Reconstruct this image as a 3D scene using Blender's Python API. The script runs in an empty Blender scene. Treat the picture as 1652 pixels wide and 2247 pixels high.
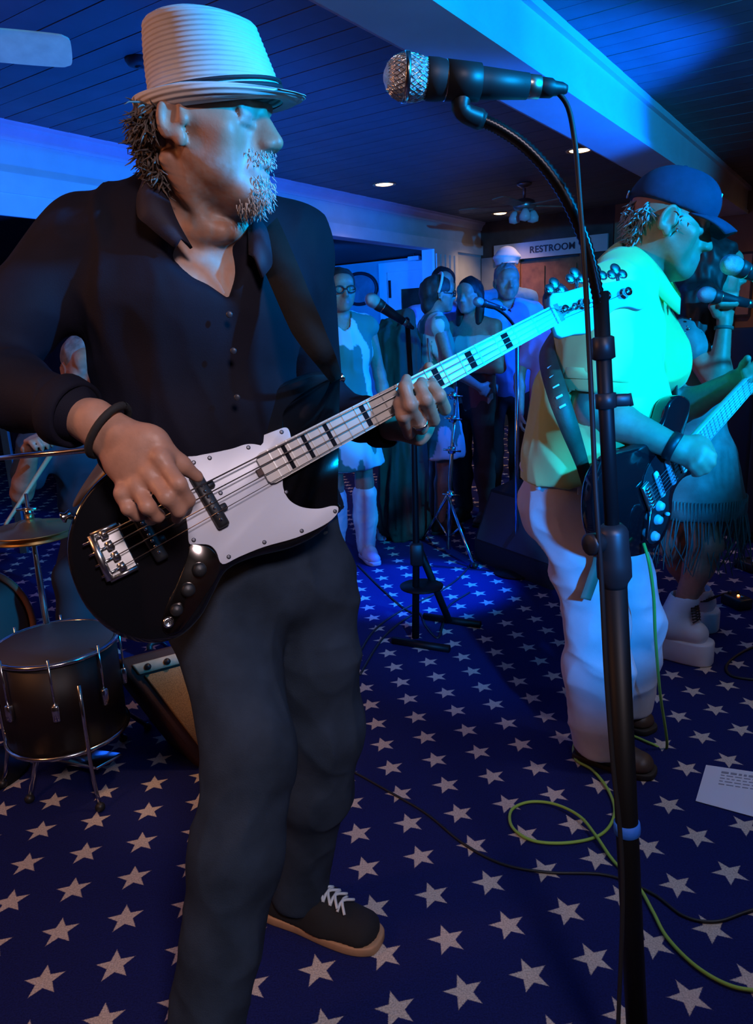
import bpy, math, random
import numpy as np
from mathutils import Vector, Matrix
random.seed(7); rng = np.random.default_rng(11)
SC = bpy.context.scene; COL = SC.collection
# ------------------------------------------------------------------ camera
FPX = 1600.0; CAMH = 1.3
RW = np.array([[0.9990251, -0.04414578, 0.0], [-0.01059128, -0.23968207, 0.97079366], [-0.04285645, -0.96984723, -0.23991596]])
cam_data = bpy.data.cameras.new('camera'); cam = bpy.data.objects.new('camera', cam_data); COL.objects.link(cam)
cam_data.sensor_fit = 'VERTICAL'; cam_data.sensor_height = 36.0; cam_data.lens = 36.0 * FPX / 2247.0
cam_data.clip_start = 0.02; cam_data.clip_end = 60
Mc = Matrix.Identity(4)
for i in range(3):
    Mc[i][0] = RW[i][0]; Mc[i][1] = -RW[i][1]; Mc[i][2] = -RW[i][2]
Mc[2][3] = CAMH
cam.matrix_world = Mc
SC.camera = cam
# ------------------------------------------------------------------ view, world
SC.view_settings.view_transform = 'Standard'; SC.view_settings.look = 'None'
SC.view_settings.gamma = 1.0; SC.view_settings.use_curve_mapping = False
SC.view_settings.exposure = 0.0
wd = bpy.data.worlds.new('world'); SC.world = wd; wd.use_nodes = True
wd.node_tree.nodes['Background'].inputs[0].default_value = (0.10, 0.13, 0.3, 1)
wd.node_tree.nodes['Background'].inputs[1].default_value = 0.012
# ------------------------------------------------------------------ lights (out of frame stage lamps and house lights, plus added fill spots)
def lamp(name, kind, loc, color, energy, target=None, size=0.1, spot=60, blend=0.5):
    d = bpy.data.lights.new(name, kind); d.color = color; d.energy = energy
    if kind == 'SPOT':
        d.spot_size = math.radians(spot); d.spot_blend = blend; d.shadow_soft_size = size
    elif kind == 'POINT': d.shadow_soft_size = size
    elif kind == 'AREA': d.size = size
    o = bpy.data.objects.new(name, d); COL.objects.link(o); o.location = loc
    if target is not None:
        o.rotation_euler = (Vector(target) - Vector(loc)).to_track_quat('-Z', 'Y').to_euler()
    return o
lamp('stage_light_cyan', 'SPOT', (2.1, 0.2, 2.15), (0.0, 0.37, 1.0), 840, (2.1 - 1.146, 0.2 + 1.576, 2.15 + 0.41), 0.05, 92, 0.16)
lamp('added_side_fill', 'SPOT', (0.80, -0.35, 1.5), (0.0, 0.26, 1.0), 430, (0.50, 1.98, 0.86), 0.05, 32, 0.6)  # added spot to turn the guitarist's shirt tail and jeans blue
lamp('stage_light_blue', 'SPOT', (2.3, 3.6, 1.9), (0.0, 0.12, 1.0), 430, (-1.6, 5.7, 2.35), 0.08, 88, 0.4)
lamp('added_wall_wash', 'SPOT', (-0.749, 4.536, 0.24), (0.0, 0.12, 1.0), 230, (-2.2, 5.4, 2.3), 0.08, 150, 0.5)  # added wash from the hidden floor uplight, to blue the side wall
lamp('stage_light_floor', 'SPOT', (1.6, 3.4, 2.45), (0.0, 0.09, 1.0), 1300, (0.2, 3.6, 0.0), 0.05, 21, 0.7)
lamp('added_far_room_fill', 'SPOT', (-1.3, 7.6, 2.0), (0.0, 0.14, 1.0), 420, (0.0, 10.2, 1.5), 0.08, 90, 0.6)  # added blue fill to brighten the wall seen through the doorway
lamp('house_light_warm', 'POINT', (-1.9, 0.75, 1.95), (1.0, 0.38, 0.15), 34, None, 0.15)
lamp('house_light_neutral', 'SPOT', (0.4, -0.6, 2.3), (1.0, 0.82, 0.92), 112, (0.4 - 0.60, -0.6 + 0.92, 2.3 - 1.06), 0.2, 58, 0.55)
lamp('added_amp_fill', 'SPOT', (0.05, 2.15, 2.5), (1.0, 0.55, 0.25), 55, (-0.5, 2.12, 0.12), 0.1, 24, 0.7)  # added narrow warm fill aimed at the amplifier grille
lamp('added_right_floor_fill', 'SPOT', (1.9, 1.0, 2.5), (1.0, 0.82, 0.86), 45, (1.3, 1.6, 0.0), 0.15, 44, 0.6)  # added faint fill for the carpet, paper and boots at right
# ------------------------------------------------------------------ geometry from the camera solve
def W(px, py, Y):
    d = RW @ np.array([(px - 826) / FPX, (py - 1123.5) / FPX, 1.0]); d = d * (Y / d[1]); d[2] += CAMH
    return d
def G(px, py, z=0.0):
    d = RW @ np.array([(px - 826) / FPX, (py - 1123.5) / FPX, 1.0]); d = d * ((z - CAMH) / d[2]); d[2] += CAMH
    return d
def onplane(px, py, p0, n):
    d = RW @ np.array([(px - 826) / FPX, (py - 1123.5) / FPX, 1.0]); o = np.array([0, 0, CAMH])
    return o + d * (np.dot(p0 - o, n) / np.dot(d, n))
def nrm(v):
    v = np.asarray(v, float); return v / np.linalg.norm(v)
UA = np.array([0.5700, 0.8217, 0.0]); NA = np.array([0.8217, -0.5700, 0.0]); ZA = np.array([0, 0, 1.0])
def RM(s, n, z): return UA * s + NA * n + ZA * z        # room coordinates: along the side wall, away from it, up
# ------------------------------------------------------------------ materials
MATS = {}
def mat(name, color=(0.5, 0.5, 0.5), rough=0.6, metal=0.0, nscale=0, namt=0.15, bump=0.0, bscale=200, emit=None, estr=0, attr=False, sheen=0, coat=0, trans=0, spec=None, aniso=None, weave=0):
    if name in MATS: return MATS[name]
    m = bpy.data.materials.new(name); m.use_nodes = True; nt = m.node_tree; L = nt.links
    b = nt.nodes['Principled BSDF']
    b.inputs['Base Color'].default_value = (*color, 1); b.inputs['Roughness'].default_value = rough; b.inputs['Metallic'].default_value = metal
    if sheen: b.inputs['Sheen Weight'].default_value = sheen
    if coat: b.inputs['Coat Weight'].default_value = coat; b.inputs['Coat Roughness'].default_value = 0.08
    if trans: b.inputs['Transmission Weight'].default_value = trans
    if spec is not None: b.inputs['Specular IOR Level'].default_value = spec
    tc = nt.nodes.new('ShaderNodeTexCoord')
    src = None
    if attr:
        at = nt.nodes.new('ShaderNodeAttribute'); at.attribute_name = 'col'; src = at.outputs['Color']
    if nscale:
        n = nt.nodes.new('ShaderNodeTexNoise'); n.inputs['Scale'].default_value = nscale; n.inputs['Detail'].default_value = 5
        L.new(tc.outputs['Object'], n.inputs['Vector'])
        mx = nt.nodes.new('ShaderNodeMix'); mx.data_type = 'RGBA'; mx.blend_type = 'MULTIPLY'; mx.inputs[0].default_value = 1
        r = nt.nodes.new('ShaderNodeMapRange'); r.inputs[1].default_value = 0.3; r.inputs[2].default_value = 0.7; r.inputs[3].default_value = 1 - namt; r.inputs[4].default_value = 1 + namt
        L.new(n.outputs[0], r.inputs[0])
        if src is not None: L.new(src, mx.inputs[6])
        else: mx.inputs[6].default_value = (*color, 1)
        L.new(r.outputs[0], mx.inputs[7]); src = mx.outputs[2]
    if src is not None: L.new(src, b.inputs['Base Color'])
    if bump:
        if weave:
            n2 = nt.nodes.new('ShaderNodeTexWave'); n2.inputs['Scale'].default_value = weave; n2.bands_direction = 'Z'; n2.inputs['Distortion'].default_value = 0.3
        else:
            n2 = nt.nodes.new('ShaderNodeTexNoise'); n2.inputs['Scale'].default_value = bscale; n2.inputs['Detail'].default_value = 3
        L.new(tc.outputs['Object'], n2.inputs['Vector'])
        bp = nt.nodes.new('ShaderNodeBump'); bp.inputs['Strength'].default_value = bump; bp.inputs['Distance'].default_value = 0.002
        L.new(n2.outputs[0], bp.inputs['Height']); L.new(bp.outputs[0], b.inputs['Normal'])
    if emit: b.inputs['Emission Color'].default_value = (*emit, 1); b.inputs['Emission Strength'].default_value = estr
    MATS[name] = m; return m
# ------------------------------------------------------------------ object helpers
def thing(name, label, cat, loc=(0, 0, 0), group=None):
    o = bpy.data.objects.new(name, None); COL.objects.link(o); o.location = [float(v) for v in loc]; o.empty_display_size = 0.05
    o['label'] = label; o['category'] = cat
    if group: o['group'] = group
    return o
def tag(o, label, cat, group=None):
    o['label'] = label; o['category'] = cat
    if group: o['group'] = group
    return o
def wloc(p):
    v = np.zeros(3)
    while p is not None:
        v += np.array(p.location); p = p.parent
    return v
def obj(name, vf, m, parent=None, smooth=True, cols=None, label=None, angle=None):
    v, f = vf[0], vf[1]
    v = np.asarray(v, float)
    if parent is not None: v = v - wloc(parent)
    me = bpy.data.meshes.new(name); me.from_pydata(v.tolist(), [], [list(map(int, q)) for q in f]) if not isinstance(f, np.ndarray) else fast_mesh(me, v, f)
    me.validate()
    if smooth:
        me.polygons.foreach_set('use_smooth', [True] * len(me.polygons))
        if angle is not None: me.set_sharp_from_angle(angle=math.radians(angle))
    if cols is not None:
        ca = me.color_attributes.new('col', 'FLOAT_COLOR', 'POINT')
        ca.data.foreach_set('color', np.c_[cols, np.ones(len(cols))].astype(np.float32).ravel())
    me.materials.append(m); me.update()
    o = bpy.data.objects.new(name, me); COL.objects.link(o)
    if parent is not None: o.parent = parent
    if label: o['label'] = label
    return o
def fast_mesh(me, v, f):
    me.vertices.add(len(v)); me.vertices.foreach_set('co', v.astype(np.float32).ravel())
    n, k = f.shape
    me.loops.add(n * k); me.loops.foreach_set('vertex_index', f.astype(np.int32).ravel())
    me.polygons.add(n); me.polygons.foreach_set('loop_start', np.arange(0, n * k, k, dtype=np.int32)); me.update(calc_edges=True)
def struct(o):
    o['kind'] = 'structure'; return o
def join(*parts):
    V = []; F = []; c = 0
    for v, f in parts:
        v = np.asarray(v, float); V.append(v); F += [[int(i) + c for i in q] for q in f]; c += len(v)
    return np.concatenate(V), F
def box(c, x, y, z, ax=None):
    """box centred at c with full sizes along axes ax (3 unit vectors)"""
    A = np.eye(3) if ax is None else np.array([nrm(a) for a in ax]); c = np.asarray(c, float)
    v = [c + A[0] * x * i / 2 + A[1] * y * j / 2 + A[2] * z * k / 2 for i in (-1, 1) for j in (-1, 1) for k in (-1, 1)]
    return np.array(v), [[0, 1, 3, 2], [4, 6, 7, 5], [0, 4, 5, 1], [2, 3, 7, 6], [0, 2, 6, 4], [1, 5, 7, 3]]
def bbox(c, x, y, z, ax=None, r=0.005):
    """box with chamfered edges: rounded-rectangle prism with bevelled ends"""
    A = np.eye(3) if ax is None else np.array([nrm(a) for a in ax]); c = np.asarray(c, float)
    pts = []
    for sx, sy, a0 in ((1, 1, 0), (-1, 1, 90), (-1, -1, 180), (1, -1, 270)):
        for k in (0, 45, 90):
            a = math.radians(a0 + k); pts.append((sx * (x / 2 - r) + r * math.cos(a), sy * (y / 2 - r) + r * math.sin(a)))
    n = len(pts); V = []; F = []
    for zz, sc in ((-z / 2, r), (-z / 2 + r, 0), (z / 2 - r, 0), (z / 2, r)):
        for (px, py) in pts:
            qx = px - math.copysign(min(sc, abs(px)), px) * (0.7); qy = py - math.copysign(min(sc, abs(py)), py) * (0.7)
            V.append(c + A[0] * qx + A[1] * qy + A[2] * zz)
    for k in range(3):
        for i in range(n): F.append([k * n + i, k * n + (i + 1) % n, (k + 1) * n + (i + 1) % n, (k + 1) * n + i])
    F.append(list(range(n))[::-1]); F.append([3 * n + i for i in range(n)])
    return np.array(V), F
def frame_of(d, side=None):
    d = nrm(d)
    s = np.array([0, 0, 1.0]) if side is None else np.asarray(side, float)
    if abs(np.dot(d, nrm(s))) > 0.98: s = np.array([1.0, 0, 0])
    a = nrm(s - d * np.dot(s, d)); return a, np.cross(d, a)
def smooth_path(P, n=8, R=None):
    P = np.array(P, float); N = len(P); out = []; rad = []
    R = np.full(N, 1.0) if R is None else np.array(R, float)
    for i in range(N - 1):
        p0, p1, p2, p3 = P[max(i - 1, 0)], P[i], P[i + 1], P[min(i + 2, N - 1)]
        for k in range(n):
            t = k / n
            out.append(0.5 * ((2 * p1) + (p2 - p0) * t + (2 * p0 - 5 * p1 + 4 * p2 - p3) * t * t + (3 * p1 - p0 - 3 * p2 + p3) * t ** 3))
            rad.append(R[i] * (1 - t) + R[i + 1] * t)
    out.append(P[-1]); rad.append(R[-1]); return np.array(out), np.array(rad)
def tube(P, r, seg=10, smooth=0, caps=True, flat=1.0, side=None):
    P = np.array(P, float); r = np.full(len(P), r, float) if np.isscalar(r) else np.array(r, float)
    if smooth: P, r = smooth_path(P, smooth, r)
    n = len(P); T = np.gradient(P, axis=0); V = []; F = []
    a, b = frame_of(T[0], side)
    for i in range(n):
        t = nrm(T[i]); a = nrm(a - t * np.dot(a, t)); b = np.cross(t, a)
        for k in range(seg):
            th = 2 * math.pi * k / seg; V.append(P[i] + r[i] * (a * math.cos(th) + b * math.sin(th) * flat))
    for i in range(n - 1):
        for k in range(seg): F.append([i * seg + k, i * seg + (k + 1) % seg, (i + 1) * seg + (k + 1) % seg, (i + 1) * seg + k])
    if caps: F.append(list(range(seg))[::-1]); F.append([(n - 1) * seg + k for k in range(seg)])
    return np.array(V), F
def cyl(a, b, r0, r1=None, seg=20):
    return tube([a, b], [r0, r0 if r1 is None else r1], seg)
def lathe(c, axis, prof, seg=32, side=None):
    """prof: list of (distance along axis, radius)"""
    d = nrm(axis); a, b = frame_of(d, side); c = np.asarray(c, float); V = []; F = []
    for (h, r) in prof:
        for k in range(seg):
            th = 2 * math.pi * k / seg; V.append(c + d * h + r * (a * math.cos(th) + b * math.sin(th)))
    for i in range(len(prof) - 1):
        for k in range(seg): F.append([i * seg + k, i * seg + (k + 1) % seg, (i + 1) * seg + (k + 1) % seg, (i + 1) * seg + k])
    if prof[0][1] > 1e-6: F.append(list(range(seg))[::-1])
    if prof[-1][1] > 1e-6: F.append([(len(prof) - 1) * seg + k for k in range(seg)])
    return np.array(V), F
def prism(pts, nvec, depth, bev=0.0):
    """extrude a closed planar 3D outline by depth along -nvec, the front edge bevelled"""
    P = np.array(pts, float); n = len(P); N = nrm(nvec); c = P.mean(0); V = []; F = []
    area = sum(np.dot(np.cross(P[i] - c, P[(i + 1) % n] - c), N) for i in range(n))
    if area < 0: P = P[::-1]
    T = np.roll(P, -1, 0) - np.roll(P, 1, 0); inn = np.array([nrm(np.cross(N, t)) for t in T])
    if bev > 0: lv = [(0, bev), (bev * 0.3, bev * 0.3), (bev, 0), (depth - bev, 0), (depth - bev * 0.3, bev * 0.3), (depth, bev)]
    else: lv = [(0, 0), (depth, 0)]
    for dz, ins in lv:
        for i in range(n): V.append(P[i] + inn[i] * ins - N * dz)
    m = len(lv)
    for k in range(m - 1):
        for i in range(n): F.append([k * n + i, (k + 1) * n + i, (k + 1) * n + (i + 1) % n, k * n + (i + 1) % n])
    F.append(list(range(n))); F.append([(m - 1) * n + i for i in range(n)][::-1])
    return np.array(V), F
def closed_curve(P, n=6):
    P = np.array(P, float); N = len(P); out = []
    for i in range(N):
        p0, p1, p2, p3 = P[i - 1], P[i], P[(i + 1) % N], P[(i + 2) % N]
        for k in range(n):
            t = k / n; out.append(0.5 * ((2 * p1) + (p2 - p0) * t + (2 * p0 - 5 * p1 + 4 * p2 - p3) * t * t + (3 * p1 - p0 - 3 * p2 + p3) * t ** 3))
    return np.array(out)
def sphere(c, r, seg=16, rings=10, ax=None):
    A = np.eye(3) if ax is None else np.array([nrm(a) for a in ax]); r = np.full(3, r, float) if np.isscalar(r) else np.array(r, float); c = np.asarray(c, float)
    V = [c + A[2] * r[2]]; F = []
    for i in range(1, rings):
        ph = math.pi * i / rings
        for k in range(seg):
            th = 2 * math.pi * k / seg
            V.append(c + A[0] * r[0] * math.sin(ph) * math.cos(th) + A[1] * r[1] * math.sin(ph) * math.sin(th) + A[2] * r[2] * math.cos(ph))
    V.append(c - A[2] * r[2])
    for k in range(seg): F.append([0, 1 + k, 1 + (k + 1) % seg]); F.append([len(V) - 1, 1 + (rings - 2) * seg + (k + 1) % seg, 1 + (rings - 2) * seg + k])
    for i in range(rings - 2):
        for k in range(seg): F.append([1 + i * seg + k, 1 + (i + 1) * seg + k, 1 + (i + 1) * seg + (k + 1) % seg, 1 + i * seg + (k + 1) % seg])
    return np.array(V), F
# ------------------------------------------------------------------ value noise
_NT = rng.random((32, 32, 32)).astype(np.float32)
def vnoise(p):
    p = np.asarray(p, np.float32); i = np.floor(p).astype(int); f = p - i; f = f * f * (3 - 2 * f); o = 0
    for dx in (0, 1):
        for dy in (0, 1):
            for dz in (0, 1):
                w = (f[:, 0] if dx else 1 - f[:, 0]) * (f[:, 1] if dy else 1 - f[:, 1]) * (f[:, 2] if dz else 1 - f[:, 2])
                o = o + w * _NT[(i[:, 0] + dx) % 32, (i[:, 1] + dy) % 32, (i[:, 2] + dz) % 32]
    return o
# ------------------------------------------------------------------ implicit surfaces: smooth unions of limbs, meshed with surface nets
class SDF:
    def __init__(s, lo, hi, res):
        s.lo = np.array(lo, float); s.res = res; s.n = np.ceil((np.array(hi) - s.lo) / res).astype(int) + 1
        s.F = np.full(tuple(s.n), 0.2, np.float32); s.prims = []; s.M = np.eye(3); s.T = np.zeros(3)
    def frame(s, T=(0, 0, 0), M=None): s.T = np.array(T, float); s.M = np.eye(3) if M is None else np.array(M, float)   # columns of M: local axes
    def pt(s, p): return s.M @ np.asarray(p, float) + s.T
    def _sub(s, lo, hi):
        a = np.clip(np.floor((lo - s.lo) / s.res).astype(int), 0, s.n); b = np.clip(np.ceil((hi - s.lo) / s.res).astype(int) + 1, 0, s.n)
        if np.any(b <= a): return None, None
        ax = [(s.lo[k] + s.res * np.arange(a[k], b[k])).astype(np.float32) for k in range(3)]
        return tuple(slice(a[k], b[k]) for k in range(3)), np.stack(np.meshgrid(*ax, indexing='ij'), -1)
    def _apply(s, fn, lo, hi, k, mode, col):
        pad = k + 3 * s.res; sl, P = s._sub(lo - pad, hi + pad)
        if mode == 'add': s.prims.append((fn, col))
        if sl is None: return
        d = fn(P); F = s.F[sl]
        if mode == 'add':
            h = np.clip(0.5 + 0.5 * (F - d) / k, 0, 1); s.F[sl] = F * (1 - h) + d * h - k * h * (1 - h)
        else:
            h = np.clip(0.5 - 0.5 * (F + d) / k, 0, 1); s.F[sl] = F * (1 - h) - d * h + k * h * (1 - h)
    def cone(s, a, b, ra, rb=None, k=0.012, mode='add', col=None):
        rb = ra if rb is None else rb; a = s.pt(a); b = s.pt(b); ab = (b - a).astype(np.float32); L = max(float(ab @ ab), 1e-9); a32 = a.astype(np.float32)
        def fn(P):
            q = P - a32; t = np.clip(q @ ab / L, 0, 1); w = q - t[..., None] * ab
            return np.sqrt((w * w).sum(-1)) - (ra + (rb - ra) * t)
        m = max(ra, rb); s._apply(fn, np.minimum(a, b) - m, np.maximum(a, b) + m, k, mode, col)
    def econ(s, a, b, ra, rb, side, k=0.03, mode='add', col=None):
        """elliptic cone: ra, rb = (radius along side, radius across)"""
        a = s.pt(a); b = s.pt(b); ab = b - a; L = np.linalg.norm(ab); d = ab / L; sv = s.M @ np.asarray(side, float); e1 = nrm(sv - d * (sv @ d)); e2 = np.cross(d, e1)
        a32, d32, e132, e232 = [x.astype(np.float32) for x in (a, d, e1, e2)]
        def fn(P):
            q = P - a32; h = q @ d32; t = np.clip(h / L, 0, 1); rx = ra[0] + (rb[0] - ra[0]) * t; ry = ra[1] + (rb[1] - ra[1]) * t; m = np.minimum(rx, ry); w = h - t * L
            return (np.sqrt((q @ e132 / rx) ** 2 + (q @ e232 / ry) ** 2 + (w / m) ** 2) - 1) * m
        m = max(*ra, *rb); s._apply(fn, np.minimum(a, b) - m, np.maximum(a, b) + m, k, mode, col)
    def ell(s, c, r, R=None, k=0.012, mode='add', col=None):
        c = s.pt(c).astype(np.float32); A = (s.M if R is None else s.M @ np.array(R, float)).astype(np.float32); r = np.full(3, r, np.float32) if np.isscalar(r) else np.array(r, np.float32); mr = float(r.min())
        def fn(P):
            q = (P - c) @ A; k0 = np.sqrt(((q / r) ** 2).sum(-1)); k1 = np.sqrt(((q / (r * r)) ** 2).sum(-1)) + 1e-9
            return k0 * (k0 - 1) / k1
        m = float(r.max()); s._apply(fn, c - m, c + m, k, mode, col)
    def half(s, p, n, k=0.004):
        """keep only the side of plane (p, n) that n points away from"""
        p = s.pt(p); n = s.M @ nrm(n); X = [(s.lo[i] + s.res * np.arange(s.n[i])).astype(np.float32) for i in range(3)]
        d = ((X[0] - p[0]) * n[0])[:, None, None] + ((X[1] - p[1]) * n[1])[None, :, None] + ((X[2] - p[2]) * n[2])[None, None, :]
        h = np.clip(0.5 - 0.5 * (s.F - d) / k, 0, 1); s.F = (s.F * (1 - h) + d * h + k * h * (1 - h)).astype(np.float32)
    def mesh(s, smooth=1):
        F = s.F; n = s.n
        F[0] = F[-1] = 0.2; F[:, 0] = F[:, -1] = 0.2; F[:, :, 0] = F[:, :, -1] = 0.2
        I = (F < 0); c = np.zeros(tuple(n - 1), np.uint8)
        for dx in (0, 1):
            for dy in (0, 1):
                for dz in (0, 1): c += I[dx:n[0] - 1 + dx, dy:n[1] - 1 + dy, dz:n[2] - 1 + dz]
        act = np.argwhere((c > 0) & (c < 8)); idx = np.full(tuple(n - 1), -1, np.int32); idx[tuple(act.T)] = np.arange(len(act))
        corner = {}
        for dx in (0, 1):
            for dy in (0, 1):
                for dz in (0, 1): corner[dx, dy, dz] = F[act[:, 0] + dx, act[:, 1] + dy, act[:, 2] + dz]
        S = np.zeros((len(act), 3)); cnt = np.zeros(len(act))
        for p in corner:
            for ax in range(3):
                if p[ax] == 0:
                    q = list(p); q[ax] = 1; a = corner[p]; b = corner[tuple(q)]; cr = (a < 0) != (b < 0); t = np.where(cr, a / np.where(cr, a - b, 1), 0)
                    for j in range(3): S[:, j] += np.where(cr, p[j] + (t if j == ax else 0), 0)
                    cnt += cr
        V = s.lo + s.res * (act + S / cnt[:, None]); Q = []
        for ax in range(3):
            j, k = [(1, 2), (2, 0), (0, 1)][ax]
            sa = [slice(None)] * 3; sb = [slice(None)] * 3; sa[ax] = slice(0, -1); sb[ax] = slice(1, None)
            A = I[tuple(sa)]; B = I[tuple(sb)]; e = np.argwhere(A != B)
            ok = (e[:, j] > 0) & (e[:, k] > 0) & (e[:, j] < n[j] - 1) & (e[:, k] < n[k] - 1); e = e[ok]
            ins = A[tuple(e.T)]
            def at(dj, dk):
                g = e.copy(); g[:, j] -= dj; g[:, k] -= dk; return idx[tuple(g.T)]
            q = np.stack([at(1, 1), at(0, 1), at(0, 0), at(1, 0)], 1); q[~ins] = q[~ins][:, ::-1]; Q.append(q)
        Q = np.concatenate(Q)
        for _ in range(smooth):
            E = np.concatenate([Q[:, [0, 1]], Q[:, [1, 2]], Q[:, [2, 3]], Q[:, [3, 0]]]); acc = np.zeros_like(V); cn = np.zeros(len(V))
            for a, b in ((0, 1), (1, 0)):
                for d in range(3): acc[:, d] += np.bincount(E[:, a], V[E[:, b], d], len(V))
                cn += np.bincount(E[:, a], minlength=len(V))
            V = 0.5 * V + 0.5 * acc / cn[:, None]
        return V, Q
    def colors(s, V, base, sharp=0.006):
        V = V.astype(np.float32); Wt = np.full(len(V), 1e-9); C = np.zeros((len(V), 3))
        for fn, col in s.prims:
            w = np.exp(-np.clip(fn(V) + 0.004, -0.02, 0.2) / sharp); C += w[:, None] * np.array(base if col is None else col); Wt += w
        return C / Wt[:, None]
def vnormals(V, Q):
    n = np.cross(V[Q[:, 2]] - V[Q[:, 0]], V[Q[:, 3]] - V[Q[:, 1]]); N = np.zeros_like(V)
    for k in range(4):
        for d in range(3): N[:, d] += np.bincount(Q[:, k], n[:, d], len(V))
    return N / (np.linalg.norm(N, axis=1)[:, None] + 1e-12)
def folds(V, Q, amp=0.005, scale=(9, 9, 5), seed=0.0, ridge=True):
    """cloth folds: push the surface along its normal by stretched ridged noise"""
    N = vnormals(V, Q); P = V * np.array(scale) + seed
    Wp = np.stack([vnoise(P * 0.6 + 7.1), vnoise(P * 0.6 + 3.3), vnoise(P * 0.6 + 9.7)], 1)
    a = vnoise(P + 1.6 * Wp); b = vnoise(P * 2.3 + 2.0 * Wp + 5.0)
    if ridge: h = (1 - np.abs(2 * a - 1)) ** 2 + 0.45 * (1 - np.abs(2 * b - 1)) ** 2 - 0.7
    else: h = (a - 0.5) + 0.5 * (b - 0.5)
    return V + N * (amp * h)[:, None]
# ================================================================== THE ROOM
def carpet_material():
    m = bpy.data.materials.new('star_carpet'); m.use_nodes = True; nt = m.node_tree; L = nt.links; b = nt.nodes['Principled BSDF']
    b.inputs['Roughness'].default_value = 0.95; b.inputs['Specular IOR Level'].default_value = 0.15
    tc = nt.nodes.new('ShaderNodeTexCoord'); sx = nt.nodes.new('ShaderNodeSeparateXYZ'); L.new(tc.outputs['Object'], sx.inputs[0])
    def M(op, a, b_=None, c=None):
        n = nt.nodes.new('ShaderNodeMath'); n.operation = op
        for i, v in enumerate((a, b_, c)):
            if v is None: continue
            if isinstance(v, (int, float)): n.inputs[i].default_value = v
            else: L.new(v, n.inputs[i])
        return n.outputs[0]
    o = np.array([0.02978, 1.85231]); a = np.array([0.13954, 0.03214]); bb = np.array([0.02088, -0.13154]); Mi = np.linalg.inv(np.stack([a, bb], 1))
    X = M('SUBTRACT', sx.outputs[0], float(o[0])); Y = M('SUBTRACT', sx.outputs[1], float(o[1]))
    def cell(r):
        v = M('ADD', M('MULTIPLY', X, float(r[0])), M('MULTIPLY', Y, float(r[1]))); return M('SUBTRACT', v, M('ROUND', v))
    i, j = cell(Mi[0]), cell(Mi[1])
    dx = M('ADD', M('MULTIPLY', i, float(a[0])), M('MULTIPLY', j, float(bb[0]))); dy = M('ADD', M('MULTIPLY', i, float(a[1])), M('MULTIPLY', j, float(bb[1])))
    tip = -bb / np.linalg.norm(bb); tip = np.array([math.sin(math.radians(-13.5)), math.cos(math.radians(-13.5))]); rt = np.array([tip[1], -tip[0]])
    lx = M('ADD', M('MULTIPLY', dx, float(rt[0])), M('MULTIPLY', dy, float(rt[1]))); ly = M('ADD', M('MULTIPLY', dx, float(tip[0])), M('MULTIPLY', dy, float(tip[1])))
    r = M('SQRT', M('ADD', M('MULTIPLY', lx, lx), M('MULTIPLY', ly, ly))); ang = M('ADD', M('ARCTAN2', lx, ly), 2 * math.pi)
    t = M('PINGPONG', ang, math.radians(36)); qx = M('MULTIPLY', r, M('COSINE', t)); qy = M('MULTIPLY', r, M('SINE', t))
    Rr = 0.0425; ri = Rr * 0.42; ex = ri * math.cos(math.radians(36)) - Rr; ey = ri * math.sin(math.radians(36)); ln = math.hypot(ex, ey)
    d = M('SUBTRACT', M('MULTIPLY', qy, ex / ln), M('MULTIPLY', M('SUBTRACT', qx, Rr), ey / ln))      # >0 inside
    nz = nt.nodes.new('ShaderNodeTexNoise'); nz.inputs['Scale'].default_value = 420; nz.inputs['Detail'].default_value = 2; L.new(tc.outputs['Object'], nz.inputs['Vector'])
    d2 = M('ADD', M('MULTIPLY', d, 1.0), M('MULTIPLY', M('SUBTRACT', nz.outputs[0], 0.5), 0.004))
    mr = nt.nodes.new('ShaderNodeMapRange'); mr.inputs[1].default_value = -0.0008; mr.inputs[2].default_value = 0.0012; L.new(d2, mr.inputs[0])
    n2 = nt.nodes.new('ShaderNodeTexNoise'); n2.inputs['Scale'].default_value = 2.2; n2.inputs['Detail'].default_value = 4; L.new(tc.outputs['Object'], n2.inputs['Vector'])
    cr = nt.nodes.new('ShaderNodeMix'); cr.data_type = 'RGBA'; cr.inputs[6].default_value = (0.008, 0.012, 0.085, 1); cr.inputs[7].default_value = (0.013, 0.019, 0.120, 1); L.new(n2.outputs[0], cr.inputs[0])
    mx = nt.nodes.new('ShaderNodeMix'); mx.data_type = 'RGBA'; L.new(mr.outputs[0], mx.inputs[0]); L.new(cr.outputs[2], mx.inputs[6]); mx.inputs[7].default_value = (0.60, 0.50, 0.42, 1)
    m2 = nt.nodes.new('ShaderNodeMix'); m2.data_type = 'RGBA'; m2.blend_type = 'MULTIPLY'; m2.inputs[0].default_value = 0.55; L.new(mx.outputs[2], m2.inputs[6])
    n3 = nt.nodes.new('ShaderNodeTexNoise'); n3.inputs['Scale'].default_value = 260; n3.inputs['Detail'].default_value = 3; L.new(tc.outputs['Object'], n3.inputs['Vector'])
    mr3 = nt.nodes.new('ShaderNodeMapRange'); mr3.inputs[1].default_value = 0.3; mr3.inputs[2].default_value = 0.7; mr3.inputs[3].default_value = 0.45; mr3.inputs[4].default_value = 1.4; L.new(n3.outputs[0], mr3.inputs[0])
    L.new(mr3.outputs[0], m2.inputs[7]); L.new(m2.outputs[2], b.inputs['Base Color'])
    bp = nt.nodes.new('ShaderNodeBump'); bp.inputs['Strength'].default_value = 0.6; bp.inputs['Distance'].default_value = 0.004; L.new(n3.outputs[0], bp.inputs['Height']); L.new(bp.outputs[0], b.inputs['Normal'])
    return m
AX = (UA, NA, ZA)
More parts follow.
